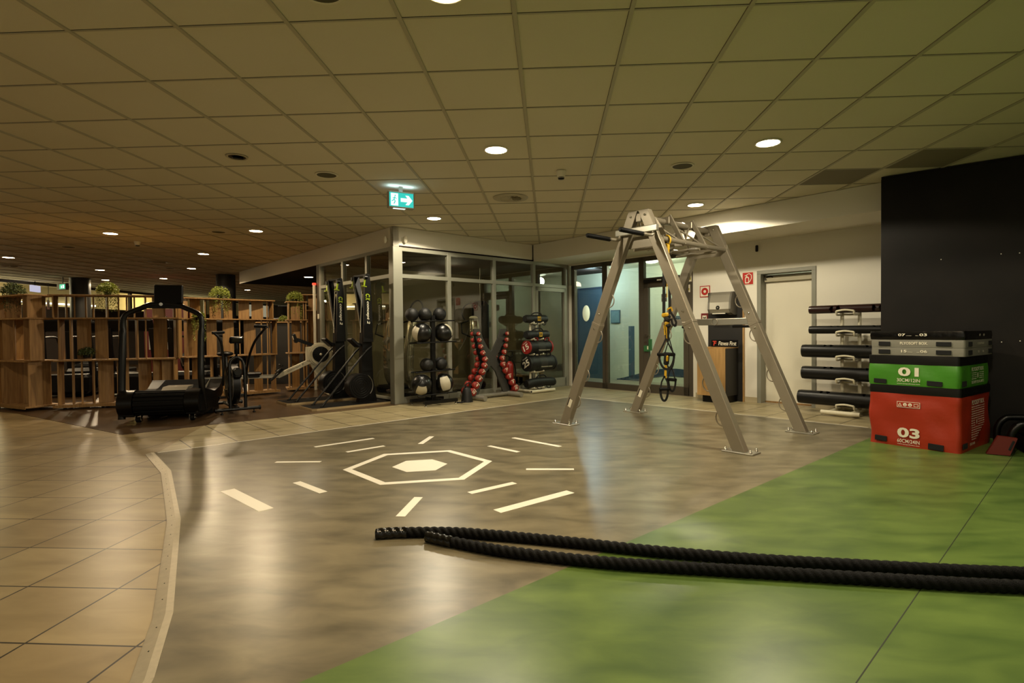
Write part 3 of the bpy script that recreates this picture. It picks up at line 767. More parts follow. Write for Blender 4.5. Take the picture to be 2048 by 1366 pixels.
# ------------------------------------------------------------ battle ropes
mt_rope = mat('black rope', '#040403', .6, bump=.5, bscale=260, spec=.15)
def rope(name, label, pts, R=.029, tape=.17):
    P = smooth_path([(x, y, ZV + R) for x, y in pts], 10)
    # resample
    out = [P[0]]; step = .006; acc = 0
    for i in range(len(P) - 1):
        a, c = P[i], P[i + 1]; L_ = (c - a).length; t = step - acc
        while t <= L_:
            out.append(a + (c - a) * (t / L_)); t += step
        acc = L_ - (t - step)
    seg = 24; vs = []; fs = []; r = thing(name, label, 'rope')
    tot = len(out)
    for i, p in enumerate(out):
        t = (out[min(i + 1, tot - 1)] - out[max(i - 1, 0)]).normalized(); x = Vector((-t.y, t.x, 0)).normalized(); y = Vector((0, 0, 1))
        s_ = i * step; tw = 2 * PI * s_ / .125
        for k in range(seg):
            a = 2 * PI * k / seg
            lob = abs(math.cos(1.5 * (a - tw)))
            d = R * (.74 + .29 * lob ** .8)
            vs.append(p + x * math.cos(a) * d + y * math.sin(a) * d)
    for i in range(tot - 1):
        for k in range(seg):
            fs.append((i * seg + k, i * seg + (k + 1) % seg, (i + 1) * seg + (k + 1) % seg, (i + 1) * seg + k))
    b = B(); b.add(vs, fs, mt_rope, True); b.add(vs[:seg], [tuple(reversed(range(seg)))], mt_rope); b.build('rope_body', r)
    # shiny heat-shrink end cap
    b = B(); n = int(tape / step); vs = []; fs = []
    for i in range(n + 3):
        ii = max(0, i - 2); p = out[ii]; t = (out[ii + 1] - out[ii]).normalized(); x = Vector((-t.y, t.x, 0)).normalized()
        if i < 2: p = p - t * (.006 if i == 0 else .004)
        for k in range(seg):
            a = 2 * PI * k / seg; tw = 2 * PI * ii * step / .125
            d = R * (.90 + .17 * abs(math.cos(1.5 * (a - tw)))) * ((.55, .9)[i] if i < 2 else 1)
            vs.append(p + x * math.cos(a) * d + Vector((0, 0, 1)) * math.sin(a) * d)
    for i in range(n + 2):
        for k in range(seg): fs.append((i * seg + k, i * seg + (k + 1) % seg, (i + 1) * seg + (k + 1) % seg, (i + 1) * seg + k))
    m_ = mat('heat shrink', '#0a0a09', .22); b.add(vs, fs, m_, True); b.add(vs[:seg], [tuple(reversed(range(seg)))], m_); b.build('end_cap', r, 'shiny black end cap')
    return r
rope('battle_rope', 'black twisted rope whose end reaches farthest onto the grey floor', [(-.965, 2.985), (-.833, 3.01), (-.556, 3.02), (-.276, 2.975), (.123, 2.885), (.491, 2.79), (.948, 2.70), (1.391, 2.645), (1.802, 2.60), (2.12, 2.575), (3.2, 2.5), (4.0, 2.45)])
rope('battle_rope', 'black twisted rope lying nearer the green floor edge with shorter end', [(-.672, 2.955), (-.532, 2.885), (-.257, 2.77), (.113, 2.67), (.461, 2.61), (.899, 2.56), (1.318, 2.51), (1.71, 2.465), (2.0, 2.44), (3.2, 2.36), (4.0, 2.32)])
from mathutils import noise as MN
# ------------------------------------------------------------ stack of soft plyo boxes
mt_vr = mat('red vinyl cover', '#96280f', .42, bump=.5, bscale=7, noise=.05, nscale=3)
mt_vg = mat('green vinyl cover', '#3d7d1c', .40, bump=.5, bscale=7, noise=.05, nscale=3)
mt_vk = mat('black vinyl cover', '#080807', .38, spec=.35, bump=.15, bscale=9)
mt_vs = mat('grey vinyl cover', '#77756a', .40, bump=.10, bscale=9, noise=.05, nscale=4)
mt_vel = mat('velcro black', '#070707', .9)
mt_prt = mat('printed white', '#d9d2bd', .55)
def softbox(b, w_, d_, z0, z1, m, r=.03, amp=.006, seed=0, bulge=.006):
    """upholstered box: rounded plan outline, slightly wrinkled walls"""
    ring = []
    for cx, cy, a0 in ((r, r, PI), (w_ - r, r, 1.5 * PI), (w_ - r, d_ - r, 0), (r, d_ - r, .5 * PI)):
        for k in range(5):
            a = a0 + .5 * PI * k / 4; ring.append((cx + r * math.cos(a), cy + r * math.sin(a)))
    pts = []
    n0 = len(ring)
    for i in range(n0):
        a = ring[i]; c = ring[(i + 1) % n0]; L_ = math.hypot(c[0] - a[0], c[1] - a[1]); k = max(1, int(L_ / .035))
        for j in range(k): pts.append((a[0] + (c[0] - a[0]) * j / k, a[1] + (c[1] - a[1]) * j / k))
    n = len(pts); nz = max(2, int((z1 - z0) / .03)); vs = []; fs = []
    for j in range(nz + 1):
        t = j / nz; z = z0 + (z1 - z0) * t
        for (x, y) in pts:
            dx, dy = x - w_ / 2, y - d_ / 2; l = math.hypot(dx, dy) or 1
            v = MN.noise(Vector((x * 5 + seed, y * 5, z * 5 + x * 2.2))) * amp + math.sin(PI * t) * bulge
            e = 1 if 0 < j < nz else .3
            vs.append((x + dx / l * v * e, y + dy / l * v * e, z))
    for j in range(nz):
        for k in range(n): fs.append((j * n + k, j * n + (k + 1) % n, (j + 1) * n + (k + 1) % n, (j + 1) * n + k))
    b.add(vs, fs, m, True); b.add(vs[:n], [tuple(reversed(range(n)))], m); b.add(vs[-n:], [tuple(range(n))], m)
    return b
BA = D2(-51); bx_ = Vector((math.cos(BA), math.sin(BA), 0)); by_ = Vector((-math.sin(BA), math.cos(BA), 0))
BF = Vector((3.205, 5.70, ZV))
FR_ = lambda x, z: T(x, -.0125, z) @ RX(PI / 2)
W_, D_ = .745, .87
SD_ = lambda y, z: T(W_ + .010, y, z) @ RZ(PI / 2) @ RX(PI / 2)
def patch(b, x, z, w_=.10, h_=.045, side=False):
    b = B()
    if side: b.box((W_ + .010, x, z), (.006, w_, h_), mt_vel, None, .002)
    else: b.box((x, -.011, z), (w_, .008, h_), mt_vel, (0, .04, 0), .002)
    b.build('velcro_patch', r, 'black hook and loop patch')
def pbox(label, dx, dy, rz, z):
    p = BF + bx_ * dx + by_ * dy; return thing('plyo_box', label, 'plyo box', (p.x, p.y, ZV + z), BA + rz, 'stacked soft plyo boxes')
r = pbox('tall red soft plyo box marked 03, bottom of the stack on the green floor', 0, 0, 0, 0)
g = softbox(B(), W_, D_, 0, .505, mt_vr, .035, .020, 1, .002); g.build('cover', r)
g = softbox(B(), W_ + .004, D_ + .004, .505, .583, mt_vk, .03, .006, 2, .004); g.build('lid', r, 'black lid')
g = B(); patch(g, .11, .055, .105, .05); patch(g, .565, .035, .12, .055); patch(g, .10, .06, .12, .05, True)
g = B(); g.text('03', .185, .095, mt_prt, FR_(.345, .135), .035); g.build('lettering', r, 'white printing'); g = B(); g.text('60CM/24IN', .185, .035, mt_prt, FR_(.345, .055), .005); g.text('www.escapefitness.com', .185, .014, mt_prt, FR_(.345, .022), 0)
g.build('lettering', r, 'white printing'); g = B()
g.prism([(-.095, -.028), (.095, -.028), (.095, .028), (-.095, .028)], .001, mt_prt, FR_(.345, .405)); g.prism([(-.091, -.024), (.091, -.024), (.091, .024), (-.091, .024)], .0014, mt_vr, FR_(.345, .405))
g.prism([(-.086, -.016), (-.054, -.016), (-.07, .017)], .002, mt_prt, FR_(.345, .405)); g.prism([(-.078, -.012), (-.062, -.012), (-.07, .008)], .0024, mt_vr, FR_(.345, .405))
for cx in (-.028, .014): g.lathe([(.016, .0014), (.016, .002)], mt_prt, 16, FR_(.345 + cx, .405)); g.prism([(-.004, -.012), (.006, -.006), (.0, .008)], .0026, mt_vr, FR_(.345 + cx, .405))
g.prism([(.045, -.015), (.082, -.015), (.082, .013), (.045, .013)], .002, mt_prt, FR_(.345, .405)); g.prism([(.049, -.011), (.078, -.011), (.078, .009), (.049, .009)], .0024, mt_vr, FR_(.345, .405))
g.build('warning_symbols', r, 'white printing'); g = B()
g.text('PLYOSOFT BOX.', .36, .045, mt_prt, SD_(.46, .44), .02); g.build('lettering', r, 'white printing'); g = B(); g.text('ESCAPE', .14, .022, mt_prt, SD_(.30, .06), .015); g.build('lettering', r, 'white printing'); g = B(); 
for j in range(15):
    for k in range(14):
        if j > 8 and k > 14 - (j - 8) * 1.6: continue
        if 4 <= k <= 6 and j in (6, 7, 8): continue
        g.prism([(-.006, -.004), (.006, -.004), (.006, .004), (-.006, .004)], .0008, mt_prt, SD_(.28 + k * .027, .40 - j * .0215))
g.text('N', .035, .05, mt_prt, SD_(.42, .255), .03, .2)
g.build('lettering', r, 'white printing')
r = pbox('green soft plyo box marked 01 with black lid, stacked on the red box', -.008, .0, .005, .585)
g = softbox(B(), W_ + .0, D_ - .02, 0, .203, mt_vg, .035, .016, 5, .004); g.build('cover', r)
g = softbox(B(), W_ + .0, D_ - .02, .203, .288, mt_vk, .03, .006, 6, .002); g.build('lid', r, 'black lid')
g = B(); patch(g, .11, .035, .11, .042); patch(g, .56, .035, .12, .045); patch(g, .10, .04, .11, .05, True)
F2 = lambda x, z: T(x, -.016, z) @ RX(PI / 2)
g = B(); g.text('01', .17, .085, mt_prt, F2(.352, .135), .035); g.build('lettering', r, 'white printing'); g = B(); g.text('30CM/12IN', .19, .032, mt_prt, F2(.352, .055), .005); g.text('www.escapefitness.com', .19, .014, mt_prt, F2(.352, .020), 0)
g.build('lettering', r, 'white printing'); g = B()
S2 = lambda y, z: T(W_ + .018, y, z) @ RZ(PI / 2) @ RX(PI / 2)
g.text('PLYOSOFT BOX.', .36, .035, mt_prt, S2(.45, .165), .02); g.build('lettering', r, 'white printing'); g = B(); g.text('ESCAPE YOUR LIMITS', .36, .026, mt_prt, S2(.45, .045), .015); g.build('lettering', r, 'white printing'); g = B(); g.text('N', .04, .05, mt_prt, S2(.45, .105), .03, .2)
for j in range(4):
    for k in range(13):
        if 5 <= k <= 7: continue
        g.prism([(-.006, -.003), (.006, -.003), (.006, .003), (-.006, .003)], .0008, mt_prt, S2(.29 + k * .027, .13 - j * .018))
g.build('lettering', r, 'white printing')
r = pbox('shiny grey soft plyo box marked 15, third in the stack above the green one', .018, .0, .015, .875)
g = softbox(B(), W_ + .01, D_ - .02, 0, .076, mt_vs, .02, .003, 8, .003); softbox(g, W_ + .01, D_ - .02, .078, .150, mt_vs, .02, .003, 9, .003); g.build('cover', r)
g = B()
for x in (.12, .60):
    for z in (.035, .112): g = B(); g.box((x, -.010, z), (.115 if x > .3 else .10, .008, .040), mt_vel, (0, .01, 0), .002); g.build('velcro_patch', r, 'black hook and loop patch')
for y in (.13, .75):
    for z in (.035, .112): g = B(); g.box((W_ + .018, y, z), (.008, .09, .042), mt_vel, None, .002); g.build('velcro_patch', r, 'black hook and loop patch')
F3 = lambda x, z: T(x, -.008, z) @ RX(PI / 2)
g = B(); g.text('PLYOSOFT BOX.', .225, .026, mt_prt, F3(.365, .118), .02); g.build('lettering', r, 'white printing'); g = B(); g.text('15', .045, .025, mt_prt, F3(.285, .042), .02); g.build('lettering', r, 'white printing'); g = B(); g.text('06', .055, .025, mt_prt, F3(.445, .042), .02); g.build('lettering', r, 'white printing'); g = B(); 
g.prism([(-.022, 0), (.022, 0), (.022, .002), (-.022, .002)], .0006, mt_prt, F3(.335, .033)); g.prism([(-.012, 0), (.012, 0), (.012, .002), (-.012, .002)], .0006, mt_prt, F3(.40, .033))
g.build('lettering', r, 'white printing'); g = B()
S3 = lambda y, z: T(W_ + .017, y, z) @ RZ(PI / 2) @ RX(PI / 2)
g.text('PLYOSOFT BOX.', .2, .02, mt_prt, S3(.45, .115), .015); g.build('lettering', r, 'white printing'); g = B(); g.text('15', .04, .02, mt_prt, S3(.38, .04), .02); g.build('lettering', r, 'white printing'); g = B(); g.text('06', .04, .02, mt_prt, S3(.52, .04), .02)
g.build('lettering', r, 'white printing')
r = pbox('flat glossy black soft plyo box marked 07, topmost of the stack', .006, .0, .01, 1.028)
g = softbox(B(), W_ + .02, D_ - .02, 0, .078, mat('gloss black vinyl', '#050505', .2, bump=.3, bscale=16), .025, .004, 12, .006); g.build('cover', r)
F4 = lambda x, z: T(x, -.011, z) @ RX(PI / 2)
g = B(); g.text('07', .06, .024, mt_prt, F4(.28, .045), .02); g.build('lettering', r, 'white printing'); g = B(); g.text('03', .06, .024, mt_prt, F4(.455, .045), .02)
g.prism([(-.022, 0), (.022, 0), (.022, .002), (-.022, .002)], .0006, mt_prt, F4(.338, .036)); g.prism([(-.012, 0), (.012, 0), (.012, .002), (-.012, .002)], .0006, mt_prt, F4(.405, .036))
g.build('lettering', r, 'white printing'); g = B()
g.text('07', .04, .02, mt_prt, T(W_ + .032, .40, .04) @ RZ(PI / 2) @ RX(PI / 2), .02); g.build('lettering', r, 'white printing'); g = B(); g.text('03', .04, .02, mt_prt, T(W_ + .032, .52, .04) @ RZ(PI / 2) @ RX(PI / 2), .02)
g.build('lettering', r, 'white printing')
# small red end block and black bench frame right of the stack
r = thing('step_riser', 'dark red step riser leaning on the floor right of the plyo boxes', 'step riser', (3.98, 5.14, ZV + .006), D2(-30))
g = B(); g.prism([(-.06, 0), (.10, 0), (.15, .155), (.02, .165)], .06, mat('dark red foam', '#5a150c', .5), RX(PI / 2), None); g.build('block', r)
g = B(); g.box((.11, -.061, .09), (.018, .006, .09), mt_vel, (0, .35, 0), .002); g.build('slot', r, 'black slot')
r = thing('weight_bench', 'low black tubular bench at the dark wall, cut by the photo edge', 'bench', (4.28, 5.10, ZV), D2(-25))
g = B()
for y in (0, .42): g.tube(smooth_path([(-.15, y, .012), (-.15, y, .16), (-.10, y, .25), (.0, y, .275), (.5, y, .275), (1.3, y, .275)], 5), .030, mt_blackm, 12)
g.cyl((-.15, .0, .03), (-.15, .42, .03), .03, mt_blackm); g.build('frame', r)
g = B(); g.bb(-.06, 1.3, .05, .37, .16, .23, mt_black, .02); g.build('seat', r)
g = B(); g.bb(-.05, 1.2, .04, .38, .0, .15, mt_black, .01); g.build('base', r)

# ------------------------------------------------------------ vertical rack of rubber training tubes
TRk = thing('tube_rack', 'cream tubular rack holding five training tubes by the white wall', 'rack', onwall(5.46, -.40, .004), RL)
mt_rkc = mat('cream rack paint', '#cfc8ae', .4)
ZT = [1.405, 1.13, .84, .54, .20]
g = B(); g.tube([(-.30, -.24, .045), (.16, -.24, .045)], .03, mt_rkc, 14); g.tube([(-.30, .28, .045), (.16, .28, .045)], .03, mt_rkc, 14)
for x in (-.20, .06): g.tube([(x, -.24, .05), (x, .28, .05)], .025, mt_rkc, 12)
g.build('base', TRk)
g = B()
for x in (-.155, .055): g.tube(smooth_path([(x, .12, .05), (x, .10, .6), (x, .10, 1.36)], 4), .022, mt_rkc, 14)
g.build('upright', TRk)
for z in ZT[:]:
    g = B(); zz = z - (.10 if z < 1 else .065) - .012
    for x in (-.155, .055):
        g.tube(smooth_path([(x, .10, zz + .02), (x, .02, zz), (x, -.10, zz), (x, -.125, zz + .045)], 4), .013, mt_rkc, 10)
    g.tube(smooth_path([(-.155, -.125, zz + .045), (-.05, -.14, zz + .06), (.055, -.125, zz + .045)], 4), .013, mt_rkc, 10)
    g.tube(smooth_path([(-.155, .10, zz + .01), (-.05, .06, zz), (.055, .10, zz + .01)], 4), .013, mt_rkc, 10)
    g.build('cradle', TRk)
def vtube(label, x0, z, R, L_, m, top):
    r = thing('training_tube', label, 'training tube', onwall(5.46, -.40, z + .004), RL, 'training tubes on the rack')
    nx, ns = 90, 40; vs = []; fs = []
    def hole(x, a):
        for c in (.27, .345, .73, .805):
            if top: dx = (x - c * L_) / (.022 if R > .07 else .024); da = (a - PI * .58) / .55
            else: dx = (x - c * L_) / (.024 if c in (.27, .73) else .026); da = (a - PI * 1.0) / .9
            if dx * dx + da * da < 1: return True
        return False
    for i in range(nx + 1):
        rr0 = R if 1 < i < nx - 1 else R - .003
        for k in range(ns):
            a = 2 * PI * k / ns; vs.append((x0 + L_ * i / nx, -math.cos(a - PI / 2 + PI / 2) * -rr0, math.sin(a) * rr0))
    for i in range(nx):
        for k in range(ns):
            if hole(L_ * (i + .5) / nx, 2 * PI * (k + .5) / ns): continue
            fs.append((i * ns + k, (i + 1) * ns + k, (i + 1) * ns + (k + 1) % ns, i * ns + (k + 1) % ns))
    b = B(); b.add(vs, fs, m, True)
    Ri = R - .014
    vi = [(v[0], v[1] * Ri / R, v[2] * Ri / R) for v in vs]
    b.add(vi, [tuple(reversed(f)) for f in fs], m, True)
    # rims
    for i in (0, nx):
        o = i * ns; rim = vs[o:o + ns] + vi[o:o + ns]
        b.add(rim, [((k, (k + 1) % ns, ns + (k + 1) % ns, ns + k) if i == 0 else (k, ns + k, ns + (k + 1) % ns, (k + 1) % ns)) for k in range(ns)], m)
    b.cyl((x0 + .10, 0, 0), (x0 + .108, 0, 0), Ri, mt_black, 24); b.cyl((x0 + L_ - .11, 0, 0), (x0 + L_ - .10, 0, 0), Ri, mt_black, 24)
    b.build('tube_body', r); return r
mt_maroon = mat('maroon rubber', '#240b09', .3)
mt_tub = mat('tube rubber', '#080807', .38, spec=.35)
vtube('thin maroon training tube, topmost on the rack', -.53, 1.405, .055, 1.08, mt_maroon, False)
vtube('thin black training tube, second from the top on the rack', -.53, 1.13, .054, 1.08, mt_tub, True)
vtube('thick black training tube, third from the top on the rack', -.62, .84, .088, 1.10, mt_tub, True)
vtube('thick black training tube, second from the bottom on the rack', -.62, .54, .090, 1.10, mt_tub, True)
vtube('thickest black training tube, lowest on the rack just above the floor', -.67, .20, .095, 1.12, mt_tub, True)

# ------------------------------------------------------------ ball rack
BR = thing('ball_rack', 'black two-sided rack of weighted balls before the glass wall', 'rack', (-1.87, 8.77, .002), RA)
g = B(); g.bb(-.035, .035, -.03, .03, .06, 1.42, mt_blackm, .004); g.build('mast', BR)
g = B(); g.bb(-.32, .30, -.26, -.20, .035, .085, mt_blackm, .006); g.bb(-.32, .30, .14, .20, .035, .085, mt_blackm, .006); g.bb(-.03, .03, -.25, .2, .05, .10, mt_blackm, .006)
for x in (-.29, .27):
    for y in (-.23, .17): g.lathe([(.02, 0), (.02, .012), (.01, .014), (.01, .04)], mt_chrome, 10, T(x, y, 0))
g.build('base', BR)
TZ = [(1.32, 'a'), (.98, 'b'), (.52, 'a'), (.155, 'b')]
for z, kd in TZ:
    g = B(); rr0 = .09 if kd == 'a' else .15
    for y in (-rr0 * .75, rr0 * .75): g.tube([(-.36, y, z), (.38, y, z + .02)], .011, mt_blackm, 8)
    for x in (-.2, 0, .2): g.tube([(x, -rr0 * .75, z + .005), (x, rr0 * .75, z + .005)], .008, mt_blackm, 8)
    g.build('tray', BR)
mt_slam = mat('slam ball rubber', '#080807', .5, bump=.5, bscale=90)
mt_wbk = mat('wall ball black', '#080807', .32, bump=.1, bscale=20)
mt_wbg = mat('wall ball cream', '#c3bca6', .45, bump=.1, bscale=20)
def wp(fx, fy, z): v = Vector((-1.87, 8.77, 0)) + E1 * fx - E2 * fy; return (v.x, v.y, z)
def slam(label, x, z, y=0, R=.107):
    r = thing('slam_ball', label, 'slam ball', wp(x, y, z), 0, 'small slam balls on the ball rack')
    g = B(); g.sph((0, 0, 0), R, mt_slam, 32, 20, fn=lambda v: 1 + .006 * math.sin(v.z * 26) * math.sin(math.atan2(v.y, v.x) * 14)); g.build('shell', r)
slam('small black textured ball, top shelf beside the mast', -.14, 1.32 + .107 + .008)
slam('small black textured ball, right end of the top shelf', .135, 1.32 + .107 + .016)
slam('small black textured ball, left end of the top shelf partly hidden', -.335, 1.32 + .107 + .004, .07)
slam('small black textured ball, left one on the third shelf', -.12, .52 + .107 + .008)
slam('small black textured ball, right one on the third shelf', .145, .52 + .107 + .016)
def wall_ball(label, x, z, R, rot, seam):
    r = thing('medicine_ball', label, 'medicine ball', wp(x, 0, z), 0, 'large two-tone medicine balls')
    MR = Matrix.Rotation(rot[0], 4, 'X') @ Matrix.Rotation(rot[1], 4, 'Y') @ Matrix.Rotation(rot[2], 4, 'Z')
    seg, rings = 40, 28
    b0 = B(); b0.sph((0, 0, 0), R, mt_wbk, seg, rings, MR, fn=lambda v: 1 - .015 * math.exp(-(math.sin(math.atan2(v.y, v.x) * 2.5)) ** 2 * 60) )
    keep = [(f, m, s_) for f, m, s_ in zip(b0.F, b0.m, b0.sm)]
    b1 = B(); b1.V = b0.V; b1.mats = [mt_wbk]; b2 = B(); b2.V = list(b0.V); b2.mats = [mt_wbg]
    inv = MR.inverted()
    for f, m, s_ in keep:
        c = inv @ (sum((b0.V[i] for i in f), Vector()) / len(f)); c.normalize()
        lon = math.atan2(c.y, c.x) % (2 * PI)
        white = (int(lon / (2 * PI / 6)) % 3 == 0) and abs(c.z) < .72
        t = b2 if white else b1
        t.F.append(f); t.m.append(0); t.sm.append(True)
    b1.build('shell', r); b2.build('panel', r, 'cream panels')
wall_ball('large black ball with cream side panels, left on the second shelf', -.20, .98 + .168, .158, (.35, .2, -2.9), 0)
wall_ball('large glossy black ball with cream corner panel, right on the second shelf', .20, .98 + .162, .155, (.2, -.5, -3.5), 0)
wall_ball('large black ball with broad cream lower panel, left on the lowest shelf', -.22, .155 + .175, .165, (.9, .3, -2.0), 0)
wall_ball('large black ball with cream front panel, right on the lowest shelf', .20, .155 + .170, .158, (.1, -.2, -1.7), 0)

# ------------------------------------------------------------ dumbbell rack
DC = Vector((-1.03, 9.55, .002))
DK = thing('dumbbell_rack', 'grey X-shaped rack of red dumbbells before the glass wall', 'rack', DC, RA)
mt_dk = mat('rack grey paint', '#3a3a36', .45)
mt_dkf = mat('rack foot grey', '#8f8c80', .4, .3)
N10 = 10
zs = [1.115 - (1.115 - .145) * i / 9 for i in range(N10)]
xs = [.315, .30, .275, .235, .19, .205, .26, .33, .40, .47]
g = B()
outer = [(.36, 1.20), (.35, 1.13), (.29, .95), (.185, .80), (.12, .71), (.17, .60), (.28, .42), (.36, .27), (.43, .10), (.45, .03)]
inner = [(.30, .03), (.26, .12), (.18, .30), (.10, .46), (.0, .56)]
topi = [(.0, .80), (.07, .88), (.16, 1.02), (.22, 1.16), (.24, 1.20)]
poly = [(x, z) for x, z in outer] + inner
poly = poly + [(-x, z) for x, z in reversed(inner[:-1])] + [(-x, z) for x, z in reversed(outer)] + [(-x, z) for x, z in reversed(topi)] + topi[1:]
poly = [(-x, z) for x, z in poly]
g.prism(poly, .035, mt_dk, T(0, .0175, 0) @ RX(PI / 2)); g.build('x_panel', DK)
g = B()
for s_ in (-1, 1): g.tube([(s_ * .40, -.36, .05), (s_ * .40, .30, .05)], .042, mt_dkf, 18)
g.tube([(-.40, .0, .05), (.40, .0, .05)], .035, mt_dkf, 16); g.build('foot_frame', DK, 'light grey tube feet')
for s_ in (-1, 1):
    g = B()
    for i in range(N10):
        x = s_ * xs[i]; g.bb(x - .025 + s_ * .0, x + .025, -.045, .045, zs[i] - .035, zs[i] - .012, mt_black, .004)
        if i < 9: g.beam((x, 0, zs[i] - .03), (s_ * xs[i + 1], 0, zs[i + 1] - .03), .07, .02, mt_black, up=(0, 1, 0), bev=.002)
    g.build('cradle', DK, 'black cradle strip')
mt_db = mat('dumbbell red', '#8a2116', .45, bump=.05, bscale=80)
ordn = ['topmost', 'second from top', 'third from top', 'fourth from top', 'fifth from top', 'fifth from bottom', 'fourth from bottom', 'third from bottom', 'second from bottom', 'lowest']
for s_, arm in ((-1, 'left'), (1, 'right')):
    for i in range(N10):
        R = .036 + .0032 * i + (.002 if i > 5 else 0); L_ = .045 + .004 * i
        v = DC + E1 * (s_ * (xs[i] + .004)) + Vector((0, 0, zs[i]))
        r = thing('dumbbell', 'red vinyl dumbbell numbered %d, %s on the %s side of the X rack' % (i + 1, ordn[i], arm), 'dumbbell', v, RA, 'red dumbbells on the X rack')
        g = B(); g.cyl((0, -.075, 0), (0, .075, 0), .013, mt_chrome, 12); g.build('handle', r, 'chrome handle')
        for e, nm in ((-1, 'head'), (1, 'head')):
            h = B(T(0, e * .062, 0) @ RX(PI / 2 if e < 0 else -PI / 2))
            h.lathe([(R * .55, 0), (R * .9, .006), (R, .016), (R, L_ - .012), (R * .86, L_), (0, L_ + .001)], mt_db, 16)
            ho = h.build(nm, r)
            if e < 0:
                t = B(T(0, -.062 - L_ - .0025, 0) @ RY(-.5 * s_ + .3) @ RX(PI / 2)); t.text(str(i + 1), R * (.5 if i < 9 else .8), R * .8, mt_cream, Matrix(), .03); t.prism([(-R * .6, R * .55), (R * .6, R * .55), (R * .6, R * .68), (-R * .6, R * .68)], .001, mt_cream); t.build('number', ho)

# ------------------------------------------------------------ fitness bag rack
FC = Vector((-.28, 10.46, .002))
FB = thing('bag_rack', 'cream tubular stand holding five weighted bags before the glass door', 'rack', FC, RA)
g = B(); g.tube([(-.30, -.22, .04), (.30, -.22, .04)], .028, mt_rkc, 14); g.tube([(-.22, -.22, .04), (-.22, .22, .04)], .024, mt_rkc, 12); g.tube([(.22, -.22, .04), (.22, .22, .04)], .024, mt_rkc, 12)
g.cyl((-.303, -.22, .04), (-.30, -.22, .04), .018, mt_black, 12); g.build('base', FB)
g = B()
for x in (-.075, .075): g.tube([(x, .05, .05), (x, .04, 1.30)], .022, mt_rkc, 14)
g.build('upright', FB)
ZB = [1.385, 1.085, .85, .545, .185]
for z, rr0 in zip(ZB, (.075, .08, .13, .15, .10)):
    g = B(); zz = z - rr0 - .012
    for x in (-.12, .12): g.tube(smooth_path([(x * .7, .05, zz), (x, -.02, zz - .005), (x, -.12, zz + .02)], 4), .014, mt_rkc, 10)
    g.tube([(-.12, -.02, zz - .005), (.12, -.02, zz - .005)], .014, mt_rkc, 10); g.build('cradle', FB)
mt_bag = mat('bag black fabric', '#050505', .55, bump=.3, bscale=25)
mt_bagr = mat('bag red fabric', '#8f1d18', .5)
mt_bagg = mat('bag grey mesh', '#2c2b27', .6)
